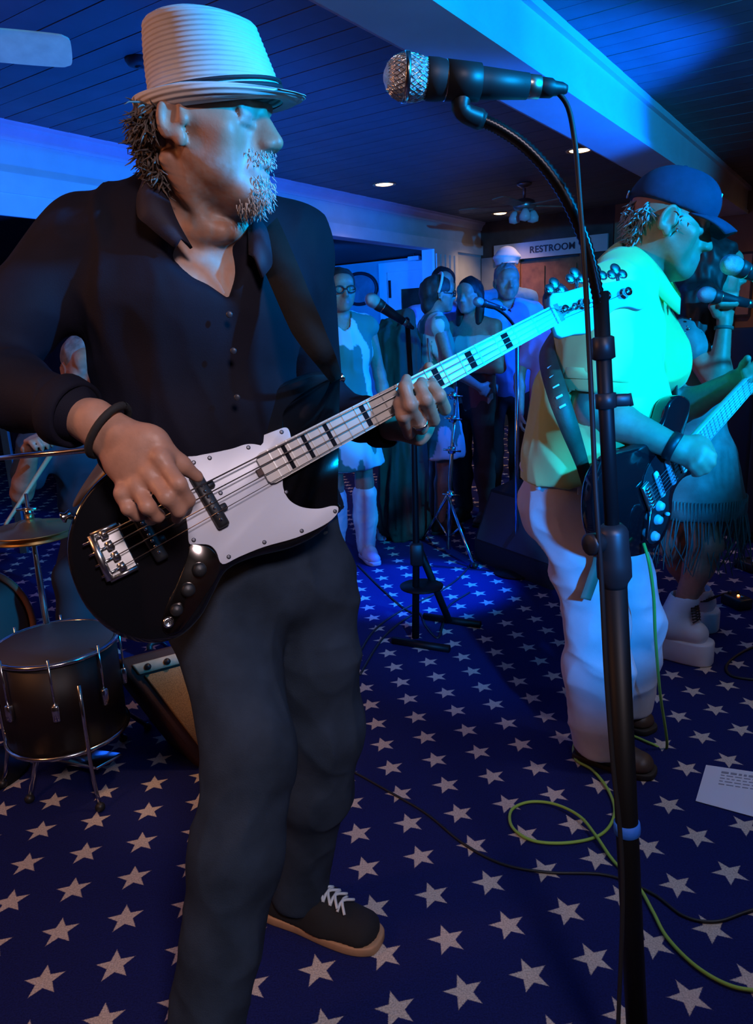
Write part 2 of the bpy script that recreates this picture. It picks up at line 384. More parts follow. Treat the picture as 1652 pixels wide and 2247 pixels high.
def rbox(s0, s1, n0, n1, z0, z1): return box(RM((s0 + s1) / 2, (n0 + n1) / 2, (z0 + z1) / 2), s1 - s0, n1 - n0, z1 - z0, AX)
S0, S1, NL, NR, ZC = -2.6, 9.05, -4.45, 3.3, 2.6
m_white = mat('painted_trim', (0.62, 0.64, 0.70), 0.45, nscale=6, namt=0.06)
m_wall = mat('painted_wall', (0.52, 0.55, 0.62), 0.7, nscale=5, namt=0.06, bump=0.15, bscale=90)
m_dark = mat('dark_panelling', (0.055, 0.040, 0.035), 0.6, nscale=7, namt=0.3)
m_brownwall = mat('brown_painted_wall', (0.30, 0.16, 0.09), 0.7, nscale=4, namt=0.12)
m_wood = mat('stained_wood', (0.30, 0.095, 0.034), 0.65, nscale=9, namt=0.35)
m_ceil = mat('ceiling_paint', (0.11, 0.115, 0.13), 0.6, nscale=5, namt=0.15)
m_beam = mat('beam_paint', (0.60, 0.60, 0.62), 0.55, nscale=4, namt=0.06)
fl = obj('floor', rbox(S0, S1 + 2.2, -9.4, NR, -0.1, 0.0), carpet_material(), None, False); struct(fl)
cl = struct(obj('ceiling', rbox(S0, S1 + 0.1, NL - 0.1, NR + 0.1, ZC + 0.008, ZC + 0.1), mat('ceiling_groove', (0.03, 0.03, 0.035), 0.9), None, False))
pw = 0.142
def plank_mesh(n0, n1):
    w = pw - 0.006; v, f = box((0, 0, 0), w, n1 - n0, 0.012, AX); 
    me = bpy.data.meshes.new('plank'); me.from_pydata(v.tolist(), [], f); me.materials.append(m_ceil); return me
for (n0, n1) in ((NL, -1.62), (-1.34, NR)):
    me = plank_mesh(n0, n1)
    for i in range(60):
        o = bpy.data.objects.new('plank', me); COL.objects.link(o); o.parent = cl; o.location = RM(0.55 + pw * (i + 0.5), (n0 + n1) / 2, ZC + 0.004 - 0.001 * (i % 2))
bm_ = struct(obj('trim_1', rbox(S0, S1, -1.62, -1.34, 2.335, ZC), m_beam, None, False)); bm_['label'] = 'long painted ceiling beam crossing the room'
for nm, (a0, a1, z0, z1) in {'trim_2': (-1.655, -1.62, 2.35, 2.385), 'trim_3': (-1.34, -1.325, 2.335, 2.37), 'trim_4': (-1.34, -1.31, 2.56, 2.6)}.items():
    struct(obj(nm, rbox(S0, S1, a0, a1, z0, z1), m_beam, None, False))
# side wall: header over two wide openings, a solid stretch between them
wl = struct(obj('wall_left', join(rbox(S0, S1, NL - 0.14, NL, 2.2, ZC), rbox(3.35, 5.68, NL - 0.14, NL, 0, 2.2), rbox(7.78, S1, NL - 0.14, NL, 0, 2.2), rbox(S0, 0.4, NL - 0.14, NL, 0, 2.2)), m_wall, None, False))
struct(obj('trim_5', rbox(S0, S1, NL, NL + 0.03, 2.2, 2.315), m_white, None, False))
def crown(s0, s1, name):
    prof = [(0, 2.50), (0.012, 2.50), (0.018, 2.515), (0.02, 2.53), (0.04, 2.56), (0.062, 2.575), (0.066, 2.59), (0.075, ZC), (0, ZC)]
    V = [RM(s, NL + p, z) for s in (s0, s1) for p, z in prof]; n = len(prof)
    F = [[i, (i + 1) % n, n + (i + 1) % n, n + i] for i in range(n)] + [list(range(n)), [n + i for i in range(n)][::-1]]
    return struct(obj(name, (np.array(V), F), m_white, None, False))
crown(S0, S1, 'trim_6')
struct(obj('trim_7', join(rbox(0.4, 3.35, NL, NL + 0.02, 2.07, 2.2), rbox(3.25, 3.4, NL, NL + 0.022, 0, 2.07)), m_white, None, False))
struct(obj('trim_8', rbox(5.56, 5.70, NL, NL + 0.025, 0, 2.2), m_white, None, False))
pil = struct(obj('trim_9', rbox(7.78, 8.36, NL, NL + 0.03, 0, 2.2), m_white, None, False))
for k in range(5): obj('flute', rbox(7.80 + 0.112 * k, 7.80 + 0.112 * k + 0.07, NL + 0.03, NL + 0.05, 0.2, 2.15), m_white, pil, False)
struct(obj('baseboard_left', rbox(3.4, 5.56, NL, NL + 0.02, 0, 0.12), m_white, None, False))
# far wall of the room
wb = struct(obj('wall_back', rbox(S1, S1 + 0.1, NL - 0.1, NR + 0.1, 0, ZC + 0.1), m_dark, None, False))
struct(obj('wall_right', rbox(S0, S1, NR, NR + 0.1, 0, ZC), m_brownwall, None, False))
struct(obj('wall_behind', rbox(S0 - 0.1, S0, NL, NR, 0, ZC), m_dark, None, False))
struct(obj('trim_10', rbox(S1 - 0.03, S1, -4.43, -4.0, 1.62, 2.16), mat('grey_panel', (0.25, 0.27, 0.33), 0.7, nscale=5), None, False))
struct(obj('trim_11', rbox(S1 - 0.05, S1, -2.72, NR, 0, ZC), m_brownwall, None, False))
d1 = struct(obj('door_1', rbox(S1 - 0.045, S1, -3.88, -3.12, 0, 2.07), m_wood, None, False))
for (a, b2, z0, z1) in ((-3.84, -3.56, 1.15, 2.0), (-3.44, -3.16, 1.15, 2.0), (-3.84, -3.56, 0.15, 1.0), (-3.44, -3.16, 0.15, 1.0)):
    obj('panel', rbox(S1 - 0.06, S1 - 0.045, a, b2, z0, z1), m_wood, d1, False)
obj('door_handle', sphere(RM(S1 - 0.1, -3.5, 1.02), 0.03), mat('brass', (0.8, 0.55, 0.2), 0.3, 1), d1)
struct(obj('trim_12', join(rbox(S1 - 0.06, S1, -3.98, -3.88, 0, 2.1), rbox(S1 - 0.06, S1, -3.12, -3.02, 0, 2.1)), m_wood, None, False))
sg = thing('restroom_sign', 'long white restroom sign board above the wooden door', 'sign', RM(S1 - 0.09, -3.5, 2.1))
obj('board', rbox(S1 - 0.1, S1 - 0.06, -4.22, -2.78, 2.10, 2.29), mat('sign_board', (0.50, 0.48, 0.52), 0.6, nscale=6, namt=0.08), sg, False)
cu = bpy.data.curves.new('lettering', 'FONT'); cu.body = 'RESTROOM'; cu.size = 0.108; cu.align_x = 'CENTER'; cu.extrude = 0.003; cu.offset = 0.002; cu.space_character = 1.05
to = bpy.data.objects.new('lettering', cu); COL.objects.link(to)
bpy.context.view_layer.update(); me = bpy.data.meshes.new_from_object(to.evaluated_get(bpy.context.evaluated_depsgraph_get())); bpy.data.objects.remove(to)
vv = np.array([v.co[:] for v in me.vertices]); ff = [list(p.vertices) for p in me.polygons]
vv = np.array([RM(S1 - 0.103, -3.45, 2.16) + NA * v[0] + ZA * v[1] - UA * v[2] for v in vv])
obj('lettering', (vv, ff), mat('sign_letters', (0.03, 0.03, 0.05), 0.6), sg, False)
# notices pinned to the walls
def notice(name, s, n, z, w, h, color, label):
    t = thing(name, label, 'notice', RM(s, n, z))
    obj('sheet', box(RM(s, n, z), 0.008, w, h, AX), mat(name + '_paper', color, 0.8, nscale=14, namt=0.1), t, False)
    obj('border', join(box(RM(s + 0.004, n, z + h / 2 + 0.012), 0.02, w + 0.05, 0.025, AX), box(RM(s + 0.004, n, z - h / 2 - 0.012), 0.02, w + 0.05, 0.025, AX), box(RM(s + 0.004, n - w / 2 - 0.012, z), 0.02, 0.025, h, AX), box(RM(s + 0.004, n + w / 2 + 0.012, z), 0.02, 0.025, h, AX)), mat('notice_frame', (0.03, 0.03, 0.035), 0.6), t, False)
notice('framed_notice', S1 - 0.02, -4.22, 1.78, 0.16, 0.24, (0.40, 0.38, 0.48), 'small framed notice on the wall left of the restroom door')
notice('pale_wall_sheet', S1 - 0.07, -1.42, 1.62, 0.34, 0.62, (0.42, 0.27, 0.24), 'pinkish paper sheet on the brown wall behind the singer')
notice('small_wall_card', S1 - 0.07, -1.50, 1.18, 0.2, 0.24, (0.40, 0.36, 0.30), 'small pale card on the brown wall below the pinkish sheet')
# room beyond the openings
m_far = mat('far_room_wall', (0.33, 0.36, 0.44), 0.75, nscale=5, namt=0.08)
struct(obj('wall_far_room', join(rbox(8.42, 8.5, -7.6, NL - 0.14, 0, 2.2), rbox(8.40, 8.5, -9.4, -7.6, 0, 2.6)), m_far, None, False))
struct(obj('wall_far_side', rbox(S0, 8.5, -9.5, -9.4, 0, 2.7), m_dark, None, False))
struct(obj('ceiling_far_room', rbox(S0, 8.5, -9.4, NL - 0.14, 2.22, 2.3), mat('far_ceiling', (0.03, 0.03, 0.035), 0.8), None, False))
struct(obj('wall_far_end', rbox(S0 - 0.1, S0, -9.4, NL, 0, 2.6), m_dark, None, False))
d2 = struct(obj('door_2', join(rbox(8.34, 8.42, -5.58, -5.46, 0, 2.16), rbox(8.34, 8.42, -5.46, -4.72, 2.04, 2.16)), m_white, None, False))
obj('door_leaf', join(rbox(8.36, 8.40, -5.46, -5.26, 0, 2.04), rbox(8.36, 8.40, -5.26, -4.92, 1.82, 2.04), rbox(8.36, 8.40, -5.26, -4.92, 0, 1.0)), m_white, d2, False)
obj('pane', rbox(8.375, 8.385, -5.26, -4.92, 1.0, 1.82), mat('door_dark_glass', (0.05, 0.035, 0.022), 0.15, nscale=6, namt=0.5), d2, False)
obj('door_pull', rbox(8.34, 8.36, -5.44, -5.41, 1.72, 1.94), mat('black_metal', (0.005, 0.005, 0.006), 0.5, 0.0, spec=0.25), d2, False)
ov = thing('oval_mirror', 'oval framed mirror on the blue wall of the far room', 'mirror', RM(8.41, -5.95, 1.87))
th = np.linspace(0, 2 * np.pi, 33)[:-1]
obj('frame', tube([RM(8.40, -5.95 + 0.285 * math.cos(a), 1.87 + 0.20 * math.sin(a)) for a in np.append(th, 0)], 0.022, 8, caps=False), mat('black_frame', (0.012, 0.012, 0.02), 0.5), ov)
obj('glass', prism([RM(8.405, -5.95 + 0.28 * math.cos(a), 1.87 + 0.195 * math.sin(a)) for a in th], -UA, 0.01), mat('mirror_glass', (0.30, 0.33, 0.42), 0.25, 0.4, nscale=9, namt=0.2), ov, False)
xs = thing('exit_sign', 'small pale box sign hanging in the far room doorway', 'sign', RM(8.2, -4.95, 2.2))
obj('case', bbox(RM(8.2, -4.95, 2.165), 0.05, 0.16, 0.05, AX), mat('pale_plastic', (0.6, 0.62, 0.66), 0.5), xs, False)
obj('bracket', rbox(8.19, 8.21, -4.96, -4.94, 2.18, 2.225), MATS['black_metal'], xs, False)
# framed blue panel seen through the left opening
pf = thing('blue_window_panel', 'blue panel with white crossbar at the left edge behind the bassist', 'window', W(0, 660, 4.6))
c0 = W(2, 655, 4.6)
obj('panel_sheet', box(c0, 0.2, 0.02, 0.36), mat('blue_panel', (0.10, 0.30, 0.75), 0.5, nscale=5), pf, False)
obj('crossbar', bbox(c0 + np.array([0.03, -0.03, 0.10]), 0.42, 0.03, 0.035), m_white, pf, False)
obj('post', bbox(c0 + np.array([-0.07, -0.03, -0.30]), 0.05, 0.03, 0.72), m_white, pf, False)
obj('stand_leg', bbox(c0 + np.array([-0.10, -0.02, -1.1]), 0.05, 0.03, 1.0), m_dark, pf, False)
# ------------------------------------------------------------------ ceiling fittings
def downlight(px, py, label, energy):
    p = G(px, py, ZC); t = thing('recessed_ceiling_light', label, 'ceiling light', p, 'recessed warm ceiling lights')
    obj('trim_ring', lathe(p, -ZA, [(-0.002, 0.075), (0.004, 0.108), (0.010, 0.106), (0.012, 0.088), (0.006, 0.08)], 32), mat('brass_ring', (0.75, 0.5, 0.25), 0.3, 0.9), t)
    obj('bulb', lathe(p, -ZA, [(0.0, 0.082), (0.008, 0.078), (0.014, 0.05), (0.016, 0.0)], 24), mat('warm_bulb', (1, 0.8, 0.5), 0.5, emit=(1.0, 0.62, 0.30), estr=9), t)
    l = lamp('downlight_glow', 'SPOT', p + np.array([0, 0, -0.03]), (1.0, 0.6, 0.3), energy, p - ZA, 0.05, 120, 0.8)
downlight(843, 403, 'recessed warm downlight left of the gooseneck microphone stand', 45)
downlight(1272, 328, 'recessed warm downlight crossed by the microphone cable', 40)
downlight(1098, 467, 'recessed warm downlight beside the far ceiling fan', 45)
for i, (s, n) in enumerate(((5.2, 1.0), (8.3, -0.4))):
    p = RM(s, n, ZC); t = thing('recessed_ceiling_light', ('recessed downlight right of the beam over the singer', 'recessed downlight right of the beam by the far brown wall')[i], 'ceiling light', p, 'recessed warm ceiling lights')
    obj('trim_ring', lathe(p, -ZA, [(-0.002, 0.075), (0.004, 0.108), (0.010, 0.106), (0.012, 0.088), (0.006, 0.08)], 32), MATS['brass_ring'], t)
    obj('bulb', lathe(p, -ZA, [(0.0, 0.082), (0.008, 0.078), (0.014, 0.05), (0.016, 0.0)], 24), MATS['warm_bulb'], t)
    lamp('downlight_glow', 'SPOT', p + np.array([0, 0, -0.03]), (1.0, 0.55, 0.25), 30, p - ZA, 0.05, 140, 0.8)
def fan(hub, R, phase, label, blade_mat, nb=5, pitch=0.12, bw=0.065):
    hub = np.asarray(hub, float); t = thing('ceiling_fan', label, 'ceiling fan', np.array([hub[0], hub[1], ZC]))
    obj('down_rod', cyl(hub + ZA * 0.05, np.array([hub[0], hub[1], ZC]), 0.014), mat('fan_metal', (0.35, 0.33, 0.32), 0.35, 0.8), t)
    obj('canopy', lathe(np.array([hub[0], hub[1], ZC]), -ZA, [(0, 0.07), (0.02, 0.068), (0.045, 0.03), (0.05, 0.0)]), MATS['fan_metal'], t)
    obj('motor', lathe(hub + ZA * 0.06, -ZA, [(0, 0.05), (0.02, 0.095), (0.07, 0.105), (0.10, 0.085), (0.115, 0.0)]), MATS['fan_metal'], t)
    for i in range(nb):
        a = phase + 2 * math.pi * i / nb; d = np.array([math.cos(a), math.sin(a), 0]); sd = np.array([-d[1], d[0], pitch])
        obj('blade_bracket', box(hub + d * 0.14, 0.12, 0.035, 0.008, (d, sd, np.cross(d, sd))), MATS['fan_metal'], t, False)
        q = []
        for (x, w) in ((0.17, 0.7), (0.3, 0.85), (0.6, 1.0), (0.9, 1.0), (0.965, 0.9), (0.995, 0.6)): q.append((x, w))
        out = [hub + d * R * x + nrm(sd) * bw * w for x, w in q] + [hub + d * R * x - nrm(sd) * bw * w for x, w in q[::-1]]
        obj('blade', prism(closed_curve(out, 4), nrm(np.cross(d, sd)), 0.008), blade_mat, t, False)
    return t
m_blade1 = mat('pale_fan_blade', (0.62, 0.70, 0.62), 0.6, nscale=20, namt=0.1); m_blade2 = mat('wood_fan_blade', (0.20, 0.14, 0.10), 0.5, nscale=14, namt=0.2)
tip = G(158, 112, 2.36); dd = nrm(tip - G(0, 98, 2.36)); fan(tip - dd * 0.62, 0.62, math.atan2(dd[1], dd[0]), 'pale ceiling fan at the top left with one blade in view', m_blade1, pitch=-0.5, bw=0.072)
sdp = G(303, 128, ZC); sdt = thing('smoke_detector', 'small dark round fitting on the ceiling left of the straw hat', 'detector', sdp); obj('housing', lathe(sdp, -ZA, [(0, 0.062), (0.012, 0.062), (0.03, 0.05), (0.036, 0.03), (0.036, 0)], 28), mat('dark_fitting', (0.05, 0.02, 0.02), 0.6), sdt); obj('sensor', lathe(sdp - ZA * 0.034, -ZA, [(0, 0.02), (0.008, 0.018), (0.01, 0)], 16), mat('sensor_plastic', (0.03, 0.03, 0.03), 0.5), sdt)
hubp = W(1150, 462, 7.4); hubp[2] = 2.40; ft = fan(hubp, 0.62, 0.35, 'ceiling fan with light globes near the restroom door', m_blade2)
for a in range(3):
    g = hubp + np.array([0.10 * math.cos(2.1 * a + 0.4), 0.10 * math.sin(2.1 * a + 0.4), -0.09])
    gl = obj('light_globe', lathe(g + ZA * 0.05, -ZA, [(0, 0.02), (0.02, 0.035), (0.06, 0.055), (0.10, 0.05), (0.115, 0.0)], 20), mat('frosted_globe', (0.55, 0.6, 0.62), 0.3), ft)
# ================================================================== PEOPLE: shared builders
SKIN = (0.43, 0.215, 0.14)
def head(S, c, fwd, up, sc=1.0, skin=SKIN, lip=(0.42, 0.18, 0.15), fine=True, brow=(0.25, 0.2, 0.17), beard=None, smile=0.0, mouth_open=0.0, eye=(0.75, 0.73, 0.70)):
    fwd = nrm(fwd); rt = nrm(np.cross(fwd, up)); upv = np.cross(rt, fwd); S.frame(c, np.stack([rt, fwd, upv], 1)); q = lambda *a: tuple(sc * v for v in a)
    S.ell(q(0, -0.008, 0.042), q(0.077, 0.093, 0.080), k=0.01)
    S.econ(q(0, 0.022, 0.03), q(0, 0.044, -0.072), q(0.066, 0.066), q(0.036, 0.038), (1, 0, 0), k=0.02 * sc)
    S.econ(q(0, -0.02, 0.0), q(0, 0.0, -0.05), q(0.066, 0.072), q(0.056, 0.055), (1, 0, 0), k=0.02 * sc)
    for x in (-1, 1):
        S.cone(q(x * 0.054, 0.008, -0.038), q(x * 0.022, 0.062, -0.090), 0.018 * sc, 0.014 * sc, k=0.020)       # jaw
        S.cone(q(x * 0.050, 0.052, -0.012), q(x * 0.062, 0.015, 0.0), 0.021 * sc, 0.016 * sc, k=0.018)             # cheekbone
    S.ell(q(0, 0.074, -0.090), q(0.019, 0.018, 0.016), k=0.016)                                                  # chin
    S.cone(q(-0.036, 0.074, 0.030), q(0.036, 0.074, 0.030), 0.0155 * sc, k=0.014)                                # brow ridge
    S.ell(q(0, 0.070, 0.055), q(0.055, 0.028, 0.035), k=0.02)                                                    # forehead
    S.cone(q(0, 0.070, -0.055), q(0, 0.078, -0.035), 0.026 * sc, 0.02 * sc, k=0.018)                             # muzzle
    if fine:
        for x in (-1, 1): S.ell(q(x * 0.036, 0.097, 0.006), q(0.0175, 0.0175, 0.012), k=0.012, mode='sub')
        for x in (-1, 1):
            S.ell(q(x * 0.032, 0.0755, 0.007), 0.0125 * sc, k=0.002, col=eye)
            S.ell(q(x * 0.033, 0.0868, 0.0065), q(0.0048, 0.0025, 0.0048), k=0.001, col=(0.05, 0.04, 0.03))
            S.cone(q(x * 0.018, 0.0845, 0.0135), q(x * 0.046, 0.078, 0.013), 0.0045 * sc, k=0.004)                 # upper lid
            S.cone(q(x * 0.019, 0.083, -0.003), q(x * 0.045, 0.077, -0.002), 0.0038 * sc, k=0.004)                 # lower lid
            S.cone(q(x * 0.020, 0.0865, 0.0055), q(x * 0.046, 0.0790, 0.0050), 0.0026 * sc, k=0.001, col=(0.07, 0.045, 0.035))  # dark lash line, painted in as the shade of the eye slit
            S.cone(q(x * 0.016, 0.089, 0.030), q(x * 0.050, 0.076, 0.034), 0.0052 * sc, 0.003 * sc, k=0.004, col=brow)
    S.cone(q(0, 0.087, 0.020), q(0, 0.111, -0.021), 0.0082 * sc, 0.0092 * sc, k=0.009)                           # nose
    S.cone(q(0, 0.078, 0.018), q(0, 0.097, -0.024), 0.0105 * sc, 0.0145 * sc, k=0.010)
    S.ell(q(0, 0.112, -0.025), q(0.0092, 0.0100, 0.0082), k=0.006)
    for x in (-1, 1): S.ell(q(x * 0.044, 0.042, -0.040), q(0.020, 0.026, 0.034), k=0.025)
    for x in (-1, 1): S.ell(q(x * 0.0120, 0.101, -0.028), q(0.0070, 0.011, 0.0075), k=0.006)
    if fine:
        for x in (-1, 1): S.ell(q(x * 0.0075, 0.105, -0.0375), q(0.004, 0.006, 0.003), k=0.003, mode='sub')
    S.cone(q(-0.021, 0.083, -0.055 + smile), q(0, 0.0935, -0.0545), 0.0050 * sc, 0.0062 * sc, k=0.006, col=lip); S.cone(q(0, 0.0935, -0.0545), q(0.021, 0.083, -0.055 + smile), 0.0062 * sc, 0.0050 * sc, k=0.006, col=lip)
    S.cone(q(-0.018, 0.083, -0.0655), q(0.018, 0.083, -0.0655), 0.0065 * sc, k=0.006, col=lip); S.ell(q(0, 0.090, -0.066 - mouth_open), q(0.013, 0.006, 0.006), k=0.006, col=lip)
    if fine: S.cone(q(-0.021, 0.094, -0.0602), q(0.021, 0.094, -0.0602), (0.0022 + mouth_open) * sc, k=0.003, mode='sub')
    for x in (-1, 1):                                                                                            # ears
        R = np.array([[1, 0, 0], [0, 0.96, 0.26], [0, -0.26, 0.96]]) @ np.array([[math.cos(0.35 * x), -math.sin(0.35 * x), 0], [math.sin(0.35 * x), math.cos(0.35 * x), 0], [0, 0, 1]])
        S.ell(q(x * 0.084, -0.010, 0.003), q(0.0085, 0.020, 0.033), R, k=0.004); S.ell(q(x * 0.079, -0.001, -0.026), q(0.007, 0.010, 0.013), k=0.005)
        if fine: S.ell(q(x * 0.092, -0.006, 0.006), q(0.009, 0.012, 0.023), R, k=0.003, mode='sub'); S.ell(q(x * 0.082, 0.008, -0.004), q(0.005, 0.006, 0.009), k=0.004)
    if beard:
        S.ell(q(0, 0.073, -0.093), q(0.021, 0.019, 0.019), k=0.008, col=beard); S.ell(q(0, 0.081, -0.078), q(0.009, 0.009, 0.010), k=0.006, col=beard)
        for x in (-1, 1): S.cone(q(0, 0.0955, -0.047), q(x * 0.027, 0.078, -0.060), 0.0058 * sc, 0.005 * sc, k=0.004, col=beard); S.cone(q(x * 0.027, 0.070, -0.064), q(x * 0.018, 0.068, -0.09), 0.005 * sc, 0.008 * sc, k=0.006, col=beard)
    S.frame()
def chain(S, pts, rad, k=0.006, col=None):
    for i in range(len(pts) - 1): S.cone(pts[i], pts[i + 1], rad[i], rad[i + 1], k=k, col=col)
def hand(S, wrist, fwd, palm, thumb, sc=1.0, curl=(0.3, 0.35, 0.3), spread=0.06, thumb_curl=0.5, lead=None):
    """generic hand: fwd towards the fingers, palm = palm normal, thumb = side of the thumb; curl in radians for the three joints"""
    f = nrm(fwd); p = nrm(np.asarray(palm) - f * np.dot(palm, f)); t = nrm(np.cross(f, p)); t = t if np.dot(t, thumb) > 0 else -t; w = np.asarray(wrist, float)
    S.econ(w, w + f * 0.05 * sc, (0.026 * sc, 0.020 * sc), (0.038 * sc, 0.016 * sc), t, k=0.012); S.econ(w + f * 0.045 * sc, w + f * 0.085 * sc, (0.038 * sc, 0.016 * sc), (0.037 * sc, 0.013 * sc), t, k=0.012)
    for i, (off, ln) in enumerate(((0.029, 0.072), (0.010, 0.080), (-0.009, 0.074), (-0.027, 0.060))):
        b = w + f * (0.092 - 0.004 * abs(i - 1)) * sc + t * off * sc; a = 0.0; d = nrm(f + t * spread * (1.2 - i)); pts = [b]; cu = curl if lead is None or i else lead
        for j, fr in enumerate((0.45, 0.30, 0.25)): a += cu[j]; pts.append(pts[-1] + (d * math.cos(a) + p * math.sin(a)) * ln * fr * sc)
        chain(S, pts, [0.0098 * sc, 0.0090 * sc, 0.0082 * sc, 0.0070 * sc])
    b = w + f * 0.025 * sc + t * 0.024 * sc; d1 = nrm(f * 0.7 + t * 0.7 + p * 0.25); d2 = nrm(f * 1.0 + t * 0.3 + p * thumb_curl)
    chain(S, [b, b + d1 * 0.04 * sc, b + d1 * 0.04 * sc + d2 * 0.032 * sc, b + d1 * 0.04 * sc + d2 * 0.032 * sc + nrm(d2 + p * thumb_curl * 0.5) * 0.026 * sc], [0.017 * sc, 0.0125 * sc, 0.011 * sc, 0.0085 * sc], k=0.01)
def torso(S, J, g=0.0, k=0.035, w=1.0, belly=0.0, col=None):
    sh = J['sr'] - J['sl']; nb, ch, wa, pe = J['nb'], J['ch'], J['wa'], J['pe']
    S.cone(J['sl'], nb + (J['sl'] - nb) * 0.35, 0.056 * w + g, 0.052 * w + g, k=k, col=col); S.cone(J['sr'], nb + (J['sr'] - nb) * 0.35, 0.056 * w + g, 0.052 * w + g, k=k, col=col)
    S.econ(nb + (ch - nb) * 0.35, ch, (0.150 * w + g, 0.085 * w + g), (0.165 * w + g, 0.110 * w + g), sh, k=k, col=col)
    S.econ(ch, wa, (0.165 * w + g, 0.110 * w + g), (0.142 * w + g + belly * 0.3, 0.105 * w + g + belly), sh, k=k, col=col)
    S.econ(wa, pe, (0.142 * w + g + belly * 0.3, 0.105 * w + g + belly), (0.158 * w + g, 0.112 * w + g), sh, k=k, col=col)
def arm(S, a, b, c, r=(0.050, 0.040, 0.027), g=0.0, k=0.02, t1=1.0, col=None):
    S.cone(a, b, r[0] + g, r[1] + g, k=k, col=col); e = b + (c - b) * 0.28
    S.cone(b, e, r[1] + g, r[1] * 1.02 + g, k=k, col=col); S.cone(e, b + (c - b) * t1, r[1] * 1.02 + g, r[1] + (r[2] - r[1]) * t1 + g, k=k, col=col)
def leg(S, a, b, c, r=(0.085, 0.058, 0.043), g=0.0, k=0.03, col=None):
    S.cone(a, b, r[0] + g, r[1] + g, k=k, col=col); m = b + (c - b) * 0.35; S.cone(b, m, r[1] + g, r[1] * 1.0 + g, k=k, col=col); S.cone(m, c, r[1] + g, r[2] + g, k=k, col=col)
def band(P, width, thick, nv, smooth=6):
    """flat strap along P; nv = surface normals (one for all, or one per point)"""
    P = np.array(P, float); NV = np.array(nv, float); NV = np.tile(NV, (len(P), 1)) if NV.ndim == 1 else NV
    wd = np.full(len(P), width, float) if np.isscalar(width) else np.array(width, float)
    P2, w2 = smooth_path(P, smooth, wd); N2, _ = smooth_path(NV, smooth); T = np.gradient(P2, axis=0); V = []; F = []
    for i in range(len(P2)):
        t = nrm(T[i]); n = nrm(N2[i] - t * np.dot(N2[i], t)); s = np.cross(t, n)
        for (u, v) in ((-1, 1), (1, 1), (1, -1), (-1, -1)): V.append(P2[i] + s * u * w2[i] / 2 + n * v * thick / 2)
    for i in range(len(P2) - 1):
        for k in range(4): F.append([i * 4 + k, i * 4 + (k + 1) % 4, (i + 1) * 4 + (k + 1) % 4, (i + 1) * 4 + k])
    F.append([0, 1, 2, 3][::-1]); F.append([(len(P2) - 1) * 4 + k for k in range(4)])
    return np.array(V), F
def sheet(rows, thick=0.004):
    """cloth sheet from a grid of points, given a real thickness"""
    A = np.array(rows, float); r, c = A.shape[:2]; du = np.gradient(A, axis=0); dv = np.gradient(A, axis=1); n = np.cross(du, dv); n /= np.linalg.norm(n, axis=-1)[..., None] + 1e-9
    T = (A + n * thick / 2).reshape(-1, 3); B = (A - n * thick / 2).reshape(-1, 3); V = np.concatenate([T, B]); F = []; o = r * c; I = lambda i, j: i * c + j
    for i in range(r - 1):
        for j in range(c - 1): F.append([I(i, j), I(i + 1, j), I(i + 1, j + 1), I(i, j + 1)]); F.append([o + I(i, j), o + I(i, j + 1), o + I(i + 1, j + 1), o + I(i + 1, j)])
    ring = [I(0, j) for j in range(c)] + [I(i, c - 1) for i in range(1, r)] + [I(r - 1, j) for j in range(c - 2, -1, -1)] + [I(i, 0) for i in range(r - 2, 0, -1)]
    for a, b in zip(ring, ring[1:] + ring[:1]): F.append([a, b, o + b, o + a])
    return V, F
def shoe(heel, toe, w=0.10, h=0.085, name_parent=None, col=None, sole=0.022, flare=1.0, m_up=None, m_sole=None, ankle=None):
    heel = np.asarray(heel, float); toe = np.asarray(toe, float); d = toe - heel; L = np.linalg.norm(d); f = d / L; sd = nrm(np.cross(f, ZA)); upv = np.cross(sd, f)
    S = SDF(np.minimum(heel, toe) - 0.12, np.maximum(heel, toe) + np.array([0.12, 0.12, 0.2]), 0.006)
    S.econ(heel + f * 0.045 + upv * (sole + 0.012), heel + f * L * 0.55 + upv * (sole + 0.010), (w * 0.41, 0.052), (w * 0.49, 0.050), sd, k=0.02)
    S.econ(heel + f * L * 0.55 + upv * (sole + 0.010), heel + f * (L - 0.045) + upv * (sole + 0.006), (w * 0.49, 0.050), (w * 0.46, 0.036), sd, k=0.02)
    S.econ(heel + f * 0.05 + upv * (sole + 0.03), heel + f * 0.06 + upv * (h), (w * 0.36, 0.042), (w * 0.36, 0.044), sd, k=0.02)
    S.econ(heel + f * 0.07 + upv * (h - 0.01), heel + f * L * 0.55 + upv * (sole + 0.045), (w * 0.34, 0.034), (w * 0.38, 0.028), sd, k=0.02)
    S.half(heel + upv * sole, -upv); V, Q = S.mesh(1)
    up = obj('upper', (V, Q), m_up, name_parent)
    out = []
    for t, ww in ((0.02, 0.26), (0.05, 0.36), (0.12, 0.42), (0.35, 0.42), (0.6, 0.48), (0.8, 0.48), (0.93, 0.38), (0.99, 0.20)): out.append((t, ww * w * flare))
    pl = [heel + f * L * t + sd * ww + upv * sole for t, ww in out] + [heel + f * L * t - sd * ww + upv * sole for t, ww in out[::-1]]
    obj('sole', prism(closed_curve(pl, 4), upv, sole, 0.004), m_sole, name_parent)
    return f, sd, upv, L, V
